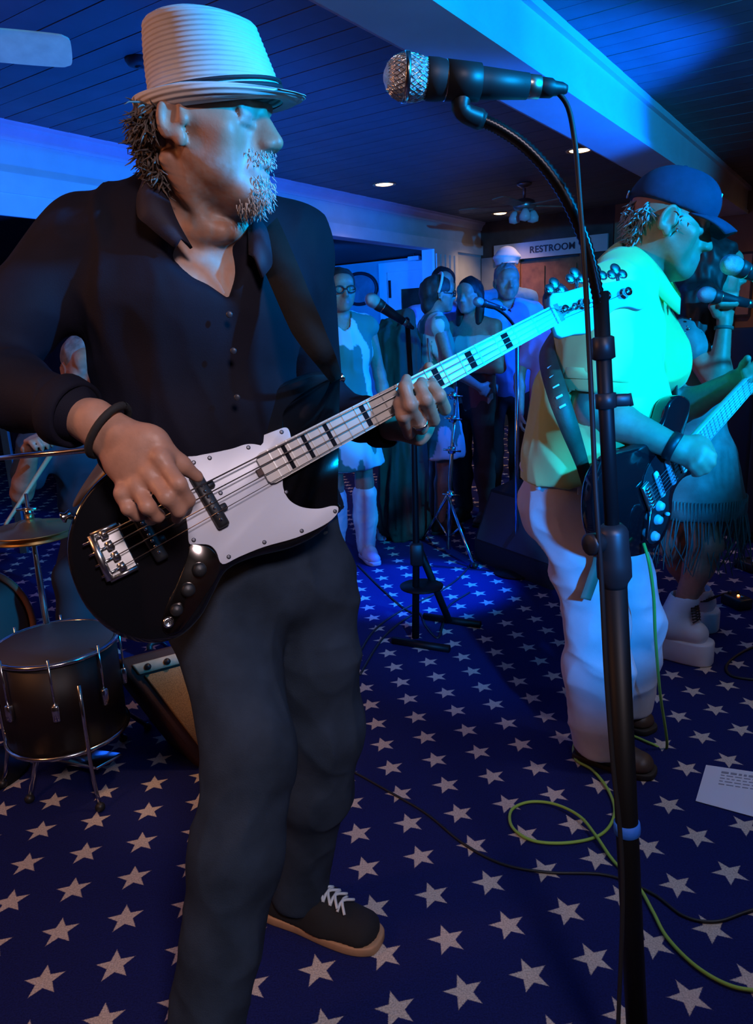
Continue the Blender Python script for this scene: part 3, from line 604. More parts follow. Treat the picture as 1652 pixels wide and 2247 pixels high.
def tufts(anchors, dirs, n, ln, r, curl, seed=1, seg=5, down=0.5):
    """locks of hair: short curved tapered strands"""
    rg = np.random.default_rng(seed); parts = []
    for i in range(n):
        j = rg.integers(len(anchors)); a = anchors[j] + rg.normal(0, 0.004, 3); d = nrm(dirs[j] + rg.normal(0, curl, 3)); P = [a]; l = ln * rg.uniform(0.6, 1.3)
        for k in range(4): d = nrm(d + np.array([0, 0, -down * 0.3]) + rg.normal(0, curl * 0.5, 3)); P.append(P[-1] + d * l / 4)
        parts.append(tube(P, [r, r * 1.1, r, r * 0.7, r * 0.25], seg, 0))
    return join(*parts)
m_skin = mat('skin', SKIN, 0.5, attr=True, nscale=60, namt=0.10, bump=0.12, bscale=260)
m_steel = mat('chrome', (0.75, 0.75, 0.76), 0.18, 1.0); m_blackm = MATS['black_metal']; m_blackp = mat('black_plastic', (0.014, 0.014, 0.016), 0.45)
# ================================================================== BASSIST
bas = thing('person', 'bass player in pale straw hat, dark open shirt and dark jeans', 'person', G(560, 2150))
HC = W(452, 288, 1.17); hf = nrm([0.962, -0.270, -0.03]); HUP = nrm([0.03, 0.0, 1.0])
J = dict(nb=W(445, 470, 1.26), ch=W(425, 660, 1.26), wa=W(440, 930, 1.27), pe=W(560, 1190, 1.31), sl=W(632, 545, 1.33), sr=W(195, 545, 1.24))
J['el'] = W(690, 900, 1.50); J['wl'] = W(862, 930, 1.345); J['er'] = W(-75, 815, 1.14); J['wr'] = W(205, 925, 1.02)
S = SDF((-0.80, 0.88, 0.85), (0.18, 1.62, 1.82), 0.0036)
head(S, HC, hf, HUP, 0.98, beard=(0.62, 0.60, 0.58), mouth_open=0.001, brow=(0.20, 0.14, 0.11))
S.econ(HC + np.array([-0.02, 0.02, -0.05]), J['nb'] + np.array([0.0, 0, -0.02]), (0.056, 0.060), (0.064, 0.066), hf, k=0.02)
S.cone(HC + np.array([-0.050, -0.040, -0.045]), W(462, 505, 1.165), 0.013, 0.010, k=0.012)                 # neck tendon
S.cone(HC + np.array([0.045, -0.005, -0.085]), J['nb'] + np.array([0.02, -0.05, 0.0]), 0.022, 0.020, k=0.03)                                            # larynx
torso(S, J, 0.0)
S.cone(W(440, 505, 1.165), W(330, 480, 1.2), 0.013, 0.010, k=0.02); S.cone(W(490, 510, 1.165), W(590, 500, 1.24), 0.013, 0.010, k=0.02)
arm(S, J['sr'], J['er'], J['wr']); arm(S, J['sl'], J['el'], J['wl'])
# plucking hand
w0 = J['wr']
S.econ(w0, W(300, 1000, 0.995), (0.031, 0.024), (0.042, 0.020), W(280, 960, 1.0) - W(240, 1030, 1.0), k=0.015)
S.econ(W(290, 990, 0.995), W(330, 1040, 0.985), (0.043, 0.020), (0.040, 0.016), W(370, 1000, 1.0) - W(280, 1090, 1.0), k=0.015)
chain(S, [W(262, 955, 1.0), W(345, 968, 0.995), W(398, 1020, 1.005), W(434, 1047, 1.02)], [0.020, 0.0135, 0.0118, 0.0085], k=0.01)
chain(S, [W(352, 1005, 0.985), W(392, 1062, 0.955), W(412, 1098, 0.972), W(408, 1122, 0.998)], [0.0128, 0.0108, 0.0098, 0.008])
chain(S, [W(328, 1040, 0.982), W(366, 1092, 0.950), W(392, 1120, 0.965), W(388, 1138, 0.992)], [0.0128, 0.0108, 0.0098, 0.008])
chain(S, [W(300, 1066, 0.982), W(324, 1112, 0.955), W(346, 1132, 0.968), W(330, 1142, 0.995)], [0.0122, 0.0105, 0.0092, 0.008])
chain(S, [W(268, 1082, 0.988), W(282, 1116, 0.968), W(302, 1130, 0.978), W(292, 1134, 1.0)], [0.0112, 0.0095, 0.0085, 0.0072])
for kx in ((352, 1005), (328, 1040), (300, 1066), (268, 1082)): S.ell(W(*kx, 0.974), 0.0115, k=0.01)
# fretting hand
S.econ(J['wl'], W(930, 935, 1.31), (0.028, 0.023), (0.040, 0.020), W(880, 985, 1.3) - W(965, 890, 1.32), k=0.015)
fr = [([(898, 952, 1.275), (883, 912, 1.222), (876, 886, 1.226), (880, 868, 1.246)], 0.0112), ([(925, 940, 1.265), (899, 888, 1.212), (888, 850, 1.222), (892, 832, 1.248)], 0.0122), ([(951, 922, 1.268), (933, 876, 1.218), (922, 850, 1.232), (925, 838, 1.256)], 0.0122), ([(976, 898, 1.278), (963, 868, 1.240), (950, 850, 1.250), (948, 838, 1.270)], 0.0118)]
for pts, r in fr: chain(S, [W(*p) for p in pts], [r, r * 0.98, r * 0.88, r * 0.75])
chain(S, [W(885, 930, 1.36), W(912, 868, 1.37), W(934, 822, 1.34), W(941, 806, 1.315)], [0.019, 0.0135, 0.0118, 0.010], k=0.012)
HATC = W(482, 244, 1.18); HATU = nrm([0.0, -0.16, 1.0])
S.half(HATC + HATU * 0.006, HATU)
V, Q = S.mesh(1); C = S.colors(V, SKIN)
# greying stubble along jaw and cheek, chest hair
fv = (V - HC) @ np.stack([nrm(np.cross(hf, HUP)), hf, HUP], 1)
nz = vnoise(V * 220)
st = np.clip((-(fv[:, 2] + 0.035)) / 0.03, 0, 1) * (fv[:, 2] > -0.125) * (fv[:, 1] > -0.01) * np.clip(nz * 1.4 - 0.1, 0, 1) * 0.55
cz = (V[:, 2] < 1.50) * (V[:, 2] > 1.30) * (V[:, 1] < 1.2) * (V[:, 0] > -0.42) * (V[:, 0] < -0.15) * np.clip(vnoise(V * np.array([160, 160, 60])) * 1.6 - 0.5, 0, 1) * 0.6
for wgt, cc in ((st, (0.45, 0.42, 0.40)), (cz, (0.34, 0.32, 0.31))): C = C * (1 - wgt[:, None]) + wgt[:, None] * np.array(cc)
obj('body', (V, Q), m_skin, bas, cols=C)
NV = vnormals(V, Q); hx = np.abs(fv[:, 0])
for nm, msk, cnt, ln, r_ in (('goatee', (fv[:, 2] < -0.070) & (fv[:, 2] > -0.118) & (fv[:, 1] > 0.052) & (hx < 0.026), 360, 0.009, 0.0008), ('moustache', (fv[:, 2] < -0.036) & (fv[:, 2] > -0.054) & (fv[:, 1] > 0.070) & (hx < 0.030), 150, 0.0055, 0.0007)):
    ii = np.where(msk)[0]
    if len(ii): hh_ = obj(nm, tufts(V[ii], NV[ii] * 0.7 + np.array([0, 0, -0.8]), cnt, ln, r_, 0.35, 9, seg=4), mat('white_beard', (0.58, 0.56, 0.55), 0.7), bas); hh_['kind'] = 'stuff'
# wedding ring, wrist band
rp = W(921, 928, 1.245); rd = nrm(W(899, 888, 1.212) - W(925, 940, 1.265))
obj('ring', lathe(rp, rd, [(-0.003, 0.0128), (-0.003, 0.0145), (0.003, 0.0145), (0.003, 0.0128)], 20), m_steel, bas)
wb0 = W(238, 945, 1.015); wd0 = nrm(W(300, 1000, 0.995) - w0)
wa, wb2 = frame_of(wd0, W(280, 960, 1.0) - W(240, 1030, 1.0))
obj('wristband', tube([wb0 + wa * 0.042 * math.cos(t) + wb2 * 0.031 * math.sin(t) for t in np.linspace(0, 2 * np.pi, 29)], 0.0055, 8, caps=False), mat('black_cord', (0.015, 0.013, 0.013), 0.8, bump=0.3), bas)
# shirt
m_shirt = mat('dark_shirt', (0.0065, 0.0055, 0.013), 0.8, nscale=9, namt=0.25, bump=0.2, bscale=500, spec=0.2)
S = SDF((-0.88, 0.90, 0.82), (0.10, 1.66, 1.66), 0.006)
torso(S, J, 0.014, belly=0.012)
S.econ(J['wa'], J['pe'] + (J['pe'] - J['wa']) * 0.12, (0.165, 0.128), (0.172, 0.130), J['sr'] - J['sl'], k=0.03); S.half(W(560, 1165, 1.27), nrm([0.1, 0, -1]))
S.cone(J['sr'], J['er'], 0.072, 0.066, k=0.03); S.cone(J['er'], J['er'] + (J['wr'] - J['er']) * 0.80, 0.062, 0.047, k=0.03)
S.cone(J['sl'], J['el'], 0.070, 0.062, k=0.03); S.cone(J['el'], J['el'] + (J['wl'] - J['el']) * 0.86, 0.060, 0.044, k=0.03)
S.cone(J['nb'] + np.array([0, 0.02, -0.03]), J['nb'] + np.array([-0.0, 0.02, 0.02]), 0.082, 0.076, k=0.03)
S.econ(J['nb'] + np.array([0.01, -0.04, 0.12]), J['nb'] + np.array([0.008, -0.03, -0.03]), (0.062, 0.10), (0.060, 0.085), (1, 0, 0), k=0.008, mode='sub')
for a, b, ra, rb in (((458, 430), (470, 545), 0.084, 0.070), ((470, 545), (492, 650), 0.070, 0.002)):
    S.econ(W(*a, 1.14), W(*b, 1.13), (ra, 0.055), (rb, 0.055), (1, 0, 0), k=0.005, mode='sub')
V, Q = S.mesh(1); V = folds(V, Q, 0.010, (8, 8, 4.5), 2.0); shirt = obj('shirt', (V, Q), m_shirt, bas)
# rolled sleeve cuffs, collar, placket buttons
for a, b, r, t in ((J['er'], J['wr'], 0.050, 0.77), (J['el'], J['wl'], 0.047, 0.83)):
    d = nrm(b - a); c0 = a + (b - a) * t; obj('cuff', lathe(c0, d, [(0, r), (0.004, r + 0.003), (0.03, r - 0.001), (0.034, r - 0.006), (0.03, r - 0.010), (0.0, r - 0.008)], 28), m_shirt, shirt)
ci = [(420, 545, 1.128), (385, 480, 1.128), (362, 415, 1.155), (350, 372, 1.23), (405, 385, 1.345), (500, 405, 1.355), (537, 455, 1.25), (545, 515, 1.175), (548, 560, 1.150)]
co = [(385, 545, 1.118), (330, 500, 1.115), (303, 470, 1.128), (318, 410, 1.22), (400, 450, 1.40), (535, 450, 1.41), (588, 505, 1.235), (600, 570, 1.165), (575, 610, 1.140)]
I0, _ = smooth_path([W(*p) for p in ci], 5); O0, _ = smooth_path([W(*p) for p in co], 5); M0 = (I0 + O0) / 2 + np.array([0, -0.008, 0.012])
obj('collar', sheet([I0, M0, O0], 0.005), mat('collar_cloth', (0.016, 0.011, 0.026), 0.75, nscale=9, namt=0.2, bump=0.2, bscale=500), shirt)
for p in ((503, 690), (512, 770), (520, 872)): obj('button', sphere(W(*p, 1.122), (0.005, 0.002, 0.005)), mat('button_shell', (0.03, 0.03, 0.04), 0.4), shirt)
# jeans
m_jean = mat('dark_denim', (0.027, 0.041, 0.066), 0.9, spec=0.15, nscale=12, namt=0.3, bump=0.35, bscale=420)
hl, kl, al = W(672, 1270, 1.35), W(712, 1600, 1.33), W(655, 1950, 1.40); hr, kr, ar = W(478, 1290, 1.29), W(545, 1640, 1.13), W(452, 2300, 1.03)
lo = np.minimum.reduce([hl, kl, al, hr, kr, ar]) - 0.16; hi = np.maximum.reduce([hl, kl, al, hr, kr, ar]) + 0.18
S = SDF(lo, hi, 0.0065)
S.econ(J['pe'] + np.array([-0.005, 0, 0.06]), J['pe'] + np.array([0, 0, -0.05]), (0.162, 0.122), (0.172, 0.128), hr - hl, k=0.03)
leg(S, hl, kl, al, (0.100, 0.072, 0.062), 0.0); leg(S, hr, kr, ar, (0.104, 0.078, 0.064), 0.0); S.half(al + np.array([0, 0, -0.03]), (0, 0, -1)); 
V, Q = S.mesh(1); V = folds(V, Q, 0.012, (7, 7, 5), 4.4); je = obj('jeans', (V, Q), m_jean, bas)
# front shoe is cut by the frame, rear shoe in view
m_su = mat('black_suede', (0.010, 0.010, 0.012), 0.9, bump=0.2, bscale=600); m_gum = mat('gum_sole', (0.42, 0.24, 0.13), 0.6, nscale=30, namt=0.15); m_lace = mat('white_lace', (0.62, 0.66, 0.68), 0.8)
for (h_, t_) in ((G(585, 1990), G(838, 2078)), (G(405, 2395), G(575, 2470))):
    sh_ = obj('shoe', box(np.array(h_) * 0.7 + np.array(t_) * 0.3 + ZA * 0.05, 0.06, 0.04, 0.02), m_su, bas, False)
    f, sd, upv, L, SV = shoe(h_, t_, 0.105, 0.09, sh_, m_up=m_su, m_sole=m_gum, sole=0.022)
    ps = []
    for i in range(6):
        tt = L * (0.40 + 0.058 * i); q_ = SV - h_; near = (np.abs(q_ @ f - tt) < 0.012) & (np.abs(q_ @ sd) < 0.02); a = h_ + f * tt + upv * ((q_[near] @ upv).max() + 0.001)
        for s in (-1, 1): ps.append(tube([a - sd * s * 0.024 - upv * 0.006, a + upv * 0.003, a + sd * s * 0.024 + f * L * 0.058 - upv * 0.008], 0.0034, 6, 3))
    obj('laces', join(*ps), m_lace, sh_)
# hair below the hat
m_hairg = mat('grey_hair', (0.13, 0.10, 0.085), 0.6, nscale=40, namt=0.6)
rt_ = nrm(np.cross(hf, HUP)); A = []; D = []
for i in range(260):
    th = rng.uniform(-2.6, 2.6); z = rng.uniform(-0.075, 0.018)
    if abs(th) > 1.35 or (abs(th) > 1.0 and z < -0.01): continue
    p = HC - hf * (0.014 + 0.080 * math.cos(th) * (1 - 0.35 * max(0, -z / 0.075))) + rt_ * 0.078 * math.sin(th) * (1 - 0.3 * max(0, -z / 0.075)) + HUP * z
    A.append(p); D.append(nrm(-hf * math.cos(th) * 0.8 + rt_ * math.sin(th) * 0.6 - HUP * 0.9))
ho = obj('hair', tufts(np.array(A), np.array(D), 1500, 0.030, 0.0016, 0.7, 3), m_hairg, bas); ho['kind'] = 'stuff'
SH = SDF(HC - 0.13, HC + 0.13, 0.005); SH.frame(HC, np.stack([rt_, hf, HUP], 1)); SH.ell((0, -0.014, 0.02), (0.0785, 0.091, 0.085), k=0.01); SH.half((0, -0.022, 0.02), (0, 1, -0.25)); SH.half((0, -0.05, -0.05), (0, 0.2, -1)); SH.frame(); SH.half(HATC + HATU * 0.012, HATU)
obj('hair_underlayer', SH.mesh(1), m_hairg, bas)
# straw hat
def fedora(c, fwd, up):
    f = nrm(fwd); r = nrm(np.cross(f, up)); u = np.cross(r, f); NP = 56; rows = []
    def P(x, y, z): return c + f * x + r * y + u * z
    for i in range(31):
        t = i / 30; row = []
        for k in range(NP):
            a = 2 * math.pi * k / NP; ca, sa = math.cos(a), math.sin(a); rip = 0.0005 * (1 if i % 2 else -1) * (i > 2)
            wf = (0.5 + 0.5 * ca) ** 1.5; fx = 0.100 - 0.030 * t * wf - 0.010 * t ** 3 * (1 - wf)
            top = 0.120 - 0.024 * wf - 0.006 * (1 - wf) ** 3
            x = ca * (fx + rip); y = sa * (0.085 - 0.012 * t - 0.010 * t * wf + rip); row.append(P(x, y, t * top))
        rows.append(row)
    cx = np.mean(rows[-1], 0)
    for q, dz in ((0.94, 0.005), (0.84, 0.009), (0.68, 0.009), (0.5, 0.004), (0.3, -0.006), (0.12, -0.012)):
        row = []
        for k in range(NP):
            a = 2 * math.pi * k / NP; p = np.array(rows[30][k]); row.append(cx + (p - cx) * q + u * (dz - 0.012 * (1 - q) * max(0, math.cos(a))))
        rows.append(row)
    V = np.array(rows).reshape(-1, 3).tolist(); F = []
    for i in range(len(rows) - 1):
        for k in range(NP): F.append([i * NP + k, i * NP + (k + 1) % NP, (i + 1) * NP + (k + 1) % NP, (i + 1) * NP + k])
    F.append([(len(rows) - 1) * NP + k for k in range(NP)])
    br = []
    prof = [(0, 0.0), (0.3, -0.003), (0.55, 0.001), (0.7, 0.006), (0.8, 0.011), (0.88, 0.017), (0.95, 0.024), (1.0, 0.031), (1.03, 0.032), (1.04, 0.029), (1.0, 0.020), (0.93, 0.012), (0.85, 0.005), (0.75, -0.001), (0.6, -0.006), (0.3, -0.008), (0, -0.005)]
    for j, (t, z) in enumerate(prof):
        row = []
        for k in range(NP):
            a = 2 * math.pi * k / NP; ca, sa = math.cos(a), math.sin(a); up_ = 1.0 - 0.75 * max(0, ca) ** 1.5; rip = 0.0009 * (1 if j % 2 else -1)
            row.append(P(ca * (0.096 + (0.034 if ca > 0 else 0.027) * t), sa * (0.082 + 0.026 * t), z * 0.66 * up_ - 0.004 * t * max(0, ca) + rip))
        br.append(row)
    VB = np.array(br).reshape(-1, 3); FB = []
    for i in range(len(br) - 1):
        for k in range(NP): FB.append([i * NP + k, i * NP + (k + 1) % NP, (i + 1) * NP + (k + 1) % NP, (i + 1) * NP + k])
    return (np.array(V), F), (VB, FB), P, NP
m_straw = mat('pale_straw', (0.72, 0.68, 0.66), 0.7, nscale=30, namt=0.06, bump=0.55, weave=52)
hat_c = W(480, 238, 1.18)
cr, bri, PF, NPh = fedora(hat_c, nrm(hf + HUP * 0.05), nrm([0.0, -0.16, 1.0]))
hat = obj('straw_hat', cr, m_straw, bas); obj('brim', bri, m_straw, hat)
for z0, z1, rr, nm in ((0.012, 0.0185, 0.0018, 'hat_band'), (0.0225, 0.0265, 0.0018, 'hat_band')):
    V = []; F = []
    for k in range(NPh):
        a = 2 * math.pi * k / NPh; ca, sa = math.cos(a), math.sin(a)
        for z, e in ((z0, 0), (z0, rr), (z1, rr), (z1, 0)):
            t = z / 0.12; fx = (0.100 - 0.028 * t if ca > 0 else 0.100) + e + 0.001; V.append(PF(ca * fx, sa * (0.086 - 0.012 * t + e), z))
        for q in range(4): F.append([k * 4 + q, k * 4 + (q + 1) % 4, ((k + 1) % NPh) * 4 + (q + 1) % 4, ((k + 1) % NPh) * 4 + q])
    obj(nm, (np.array(V), F), mat('hat_band_cloth', (0.02, 0.02, 0.03), 0.7), hat)
# ================================================================== BASS GUITAR
BB = W(245, 1210, 1.045); BN = W(1212, 694, 1.42); BA = nrm(BN - BB); BM = (BB + BN) / 2
vv_ = nrm(np.array([0, 0, CAMH]) - W(560, 1080, 1.1)); BF = nrm(vv_ - BA * np.dot(vv_, BA)); BU = nrm(np.cross(BF, BA))     # along the neck, out of the face, up
if BU[2] < 0: BU = -BU
def bp(px, py, lift=0.0): return onplane(px, py, BB + BF * lift, BF)
def bl(a, b, lift=0.0): return BB + BA * a + BU * b + BF * lift
bass = thing('bass_guitar', 'black electric bass with white pickguard and maple neck', 'guitar', BB)
m_gloss = mat('gloss_black', (0.006, 0.006, 0.008), 0.12, coat=1.0); m_pg = mat('white_pickguard', (0.66, 0.66, 0.72), 0.35, nscale=4, namt=0.04); m_maple = mat('maple', (0.58, 0.52, 0.46), 0.35, nscale=22, namt=0.10)
m_inlay = mat('black_inlay', (0.008, 0.008, 0.012), 0.8, spec=0.1); m_nick = mat('nickel', (0.68, 0.66, 0.63), 0.28, 1.0); m_string = mat('string_steel', (0.42, 0.41, 0.40), 0.35, 1.0)
out = [(752, 822), (700, 812), (650, 826), (560, 868), (470, 925), (390, 975), (310, 985), (262, 1016), (206, 1062), (166, 1118), (146, 1190), (155, 1260), (190, 1335), (250, 1390), (320, 1412), (390, 1400), (440, 1355), (470, 1300), (500, 1250), (560, 1222), (640, 1202), (700, 1172), (742, 1130), (750, 1108), (728, 1100), (680, 1103), (645, 1090), (628, 1062), (630, 1030), (655, 1005), (655, 955), (634, 930), (634, 908), (655, 885), (695, 858), (738, 840)]
obj('body', prism(closed_curve([bp(*p, -0.004) for p in out], 4), BF, 0.042, 0.009), m_gloss, bass)
pg = [(408, 1006), (430, 1000), (500, 986), (560, 962), (606, 944), (628, 938), (637, 952), (640, 985), (634, 1020), (622, 1045), (622, 1072), (636, 1098), (664, 1113), (700, 1116), (728, 1110), (742, 1113), (738, 1130), (710, 1153), (650, 1180), (580, 1200), (525, 1222), (488, 1238), (474, 1210), (458, 1196), (430, 1194), (415, 1192), (412, 1160), (406, 1120), (402, 1090), (397, 1050)]
pgo = obj('pickguard', prism(closed_curve([bp(*p) for p in pg], 4), BF, 0.003, 0.0006), m_pg, bass)
for p in ((425, 1015), (460, 1005), (545, 982), (618, 948), (628, 1080), (735, 1122), (662, 1165), (580, 1190), (502, 1222), (425, 1185), (410, 1120), (484, 1082)):
    obj('screw', lathe(bp(*p, 0.0), BF, [(0, 0.0036), (0.001, 0.0034), (0.0015, 0.002), (0.0012, 0.0)], 10), mat('screw_dark', (0.12, 0.12, 0.14), 0.4, 0.8), pgo)
# neck and fretboard
SL = np.linalg.norm(BN - BB); fret = lambda n: SL * 2 ** (-n / 12.0)                                        # distance from the bridge
a_end = np.dot(bp(572, 1030) - BB, BA)
hw = lambda a: 0.0268 + (0.0178 - 0.0268) * (a - a_end) / (SL - a_end)
V = []; F = []; NS = 14
for i, a in enumerate(np.linspace(a_end + 0.012, SL + 0.02, 20)):
    for k in range(NS):
        th = math.pi * k / (NS - 1); V.append(bl(a, hw(a) * math.cos(th), 0.004 - 0.020 * math.sin(th) ** 0.7))
for i in range(19):
    for k in range(NS - 1): F.append([i * NS + k, i * NS + k + 1, (i + 1) * NS + k + 1, (i + 1) * NS + k])
    F.append([i * NS + NS - 1, i * NS, (i + 1) * NS, (i + 1) * NS + NS - 1])
F.append(list(range(NS))); F.append([19 * NS + k for k in range(NS)][::-1])
obj('neck', (np.array(V), F), m_maple, bass)
h0, h1 = hw(a_end), hw(SL)
fbp = [bl(a_end + 0.010, h0, 0.0085), bl(a_end + 0.003, h0 * 0.9, 0.0085), bl(a_end, h0 * 0.7, 0.0085), bl(a_end, -h0 * 0.7, 0.0085), bl(a_end + 0.003, -h0 * 0.9, 0.0085), bl(a_end + 0.010, -h0, 0.0085), bl(SL, -h1, 0.0085), bl(SL, h1, 0.0085)]
fb = obj('fretboard', prism(fbp, BF, 0.006), m_maple, bass, False)
def lbox(a, b, l, da, db, dl): return box(bl(a, b, l), da, db, dl, (BA, BU, BF))
for n in range(1, 21):
    a = fret(n); obj('fret', lbox(a, 0, 0.0090, 0.0022, 2 * hw(a) * 0.99, 0.0018), m_nick, fb, False)
for n in (3, 5, 7, 9, 12, 15, 17, 19):
    a = (fret(n) + fret(n - 1)) / 2; w = (fret(n - 1) - fret(n)); obj('inlay', lbox(a, 0, 0.0086, max(0.007, w * 0.34), 2 * hw(a) * 0.80, 0.0004), m_inlay, fb, False)
obj('truss_rod_nut', lbox(a_end - 0.004, 0.0, 0.004, 0.010, 0.011, 0.008), mat('dark_wood', (0.06, 0.02, 0.012), 0.6), bass, False)
obj('nut', lbox(SL, 0, 0.0095, 0.005, 2 * h1, 0.005), m_pg, bass, False)
hs = [(1206, 652), (1240, 640), (1282, 628), (1330, 620), (1382, 613), (1410, 624), (1423, 650), (1417, 672), (1404, 679), (1380, 673), (1352, 678), (1326, 700), (1296, 728), (1262, 733), (1222, 735)]
obj('headstock', prism(closed_curve([bp(*p, -0.006) for p in hs], 3), BF, 0.014, 0.002), m_maple, bass)
pegs = [(1231, 684), (1276, 668), (1322, 654), (1368, 645)]; keys = [(1219, 634), (1264, 612), (1310, 604), (1354, 602)]
for p, kx in zip(pegs, keys):
    b = bp(*p, -0.006); e = bp(*kx, -0.014); d = nrm(e - b)
    t = obj('tuning_post', lathe(b, BF, [(0, 0.011), (0.002, 0.011), (0.003, 0.0075), (0.012, 0.006), (0.013, 0.0085), (0.016, 0.0085), (0.017, 0.0)], 18), m_steel, bass)
    obj('peg_shaft', cyl(b - BF * 0.010, e, 0.0035, seg=8), m_steel, t)
    sdv = np.cross(d, BF)
    obj('key', join(sphere(e + d * 0.012, (0.0125, 0.004, 0.0125), ax=(sdv, BF, d)), sphere(e + sdv * 0.013, (0.0115, 0.004, 0.0105), ax=(sdv, BF, d)), sphere(e - sdv * 0.013, (0.0115, 0.004, 0.0105), ax=(sdv, BF, d))), m_steel, t)
obj('string_tree', join(lathe(bl(SL + 0.05, -0.004, -0.004), BF, [(0, 0.004), (0.010, 0.004), (0.012, 0.008), (0.014, 0.006), (0.015, 0.0)], 14)), m_steel, bass)
# bridge, pickups, control plate
bq = [(199, 1176), (256, 1150), (302, 1244), (242, 1274)]; bq3 = [bp(*p, 0.004) for p in bq]
br = obj('bridge', prism(bq3, BF, 0.006, 0.001), m_nick, bass, False)
obj('bridge_lip', tube([bq3[3] + BF * 0.004, bq3[0] + BF * 0.004], 0.006, 8), m_nick, br); obj('bridge_lip', tube([bq3[0] + BF * 0.003, bq3[1] + BF * 0.003], 0.004, 8), m_nick, br); obj('bridge_lip', tube([bq3[2] + BF * 0.003, bq3[3] + BF * 0.003], 0.004, 8), m_nick, br)
offs = [0.027, 0.009, -0.009, -0.027]; offn = [0.0125, 0.0042, -0.0042, -0.0125]
for o_ in offs:
    sd_ = obj('saddle', tube([bl(0.002, o_ - 0.0065, 0.010), bl(0.002, o_ + 0.0065, 0.010)], 0.0055, 10), m_nick, br)
    obj('saddle_screw', tube([bl(-0.030, o_, 0.009), bl(0.0, o_, 0.010)], 0.002, 6), m_steel, sd_)
for a, bb_, l, w in ((bp(458, 1098), 0, 0.096, 0.020), (bp(322, 1168), 0, 0.098, 0.020)):
    pk = obj('pickup', bbox(a + BF * 0.006, w, l, 0.014, (BA, BU, BF), 0.004), m_blackp, bass)
    for e in (-0.030, -0.010, 0.010, 0.030):
        for s in (-0.005, 0.005): obj('pole_piece', lathe(a + BU * (e + s) + BF * 0.012, BF, [(0, 0.0028), (0.0025, 0.0026), (0.003, 0.0)], 8), m_steel, pk)
    for e in (-0.041, 0.020, -0.020, 0.041): obj('mounting_ear', bbox(a + BU * e + BA * (0.011 if abs(e) < 0.03 else 0) + BF * 0.004, 0.018, 0.012, 0.010, (BA, BU, BF), 0.003), m_blackp, pk)
cp = [(418, 1196), (446, 1197), (466, 1207), (482, 1232), (478, 1262), (455, 1300), (425, 1345), (395, 1385), (368, 1392), (355, 1372), (365, 1330), (385, 1290), (402, 1250), (412, 1220)]
cpo = obj('control_plate', prism(closed_curve([bp(*p, 0.0) for p in cp], 3), BF, 0.003, 0.0005), mat('dark_chrome', (0.35, 0.30, 0.27), 0.12, 1.0), bass)
for p, r in (((437, 1250), 0.0115), ((412, 1294), 0.0115), ((387, 1338), 0.010)):
    obj('knob', lathe(bp(*p, 0.0), BF, [(0, r), (0.010, r * 0.93), (0.014, r * 0.85), (0.016, r * 0.6), (0.0165, 0)], 20), m_blackp, cpo)
obj('jack', lathe(bp(369, 1366), BF, [(0, 0.009), (0.004, 0.008), (0.006, 0.005), (0.002, 0.004)], 14), m_steel, cpo)
for i in range(4):
    pth = [bl(0.002, offs[i], 0.0155), bl(SL, offn[i], 0.0125), bp(*pegs[3 - i] if False else pegs[i], 0.004)]
    obj('string', tube(pth, 0.00125 - 0.0002 * i, 6), m_string, bass)
# strap over the left shoulder
m_strap = mat('strap_leather', (0.008, 0.008, 0.009), 0.8, spec=0.2, nscale=20, namt=0.2, bump=0.2)
sp = [W(560, 900, 1.50), W(500, 600, 1.52), W(520, 470, 1.44), W(556, 450, 1.33), W(580, 500, 1.215), W(622, 600, 1.145), W(672, 715, 1.115), W(718, 795, 1.115), bp(738, 834, -0.01)]
sn = [(0, 1, 0), (0, 1, 0.3), (0, 0.4, 1), (0, -0.1, 1), (0, -0.8, 0.5), (0.1, -1, 0.1), (0.1, -1, 0), (0.1, -1, 0), (0.1, -1, 0)]
obj('strap', band(sp, [0.05, 0.05, 0.05, 0.05, 0.05, 0.05, 0.048, 0.03, 0.018], 0.004, sn), m_strap, bass)
for p in ((741, 832), (150, 1130)): obj('strap_button', lathe(bp(*p, -0.012), BA if p[0] > 500 else -BA, [(-0.004, 0.007), (0.004, 0.005), (0.008, 0.009), (0.011, 0.007), (0.012, 0.0)], 14), m_steel, bass)
# ================================================================== GUITARIST
gui = thing('person', 'guitarist in navy baseball cap, bright yellow shirt and white jeans', 'person', G(1330, 1660))
GH = W(1463, 497, 1.99); gf = nrm([0.90, -0.26, -0.30]); GUP = nrm([0.28, 0.0, 1.0])
K = dict(nb=W(1385, 600, 2.03), ch=W(1338, 740, 2.0), wa=W(1325, 900, 2.0), pe=W(1268, 1050, 2.02), sr=W(1335, 668, 1.875), sl=W(1385, 640, 2.19))
K['er'] = W(1302, 900, 1.86); K['wr'] = W(1486, 984, 1.745); K['el'] = W(1490, 900, 2.28); K['wl'] = W(1612, 836, 2.10)
S = SDF((0.28, 1.62, 0.80), (1.25, 2.42, 1.72), 0.0045)
head(S, GH, gf, GUP, 1.03, brow=(0.4, 0.38, 0.36), lip=(0.44, 0.22, 0.18))
S.econ(GH + np.array([-0.03, 0.01, -0.05]), K['nb'], (0.058, 0.060), (0.068, 0.066), gf, k=0.02); S.cone(GH + np.array([0.045, 0, -0.10]), K['nb'] + np.array([0.07, 0, 0.0]), 0.030, 0.03, k=0.03)
torso(S, K, 0.0, belly=0.03); arm(S, K['sr'], K['er'], K['wr'], (0.052, 0.045, 0.030)); arm(S, K['sl'], K['el'], K['wl'], (0.052, 0.043, 0.029))
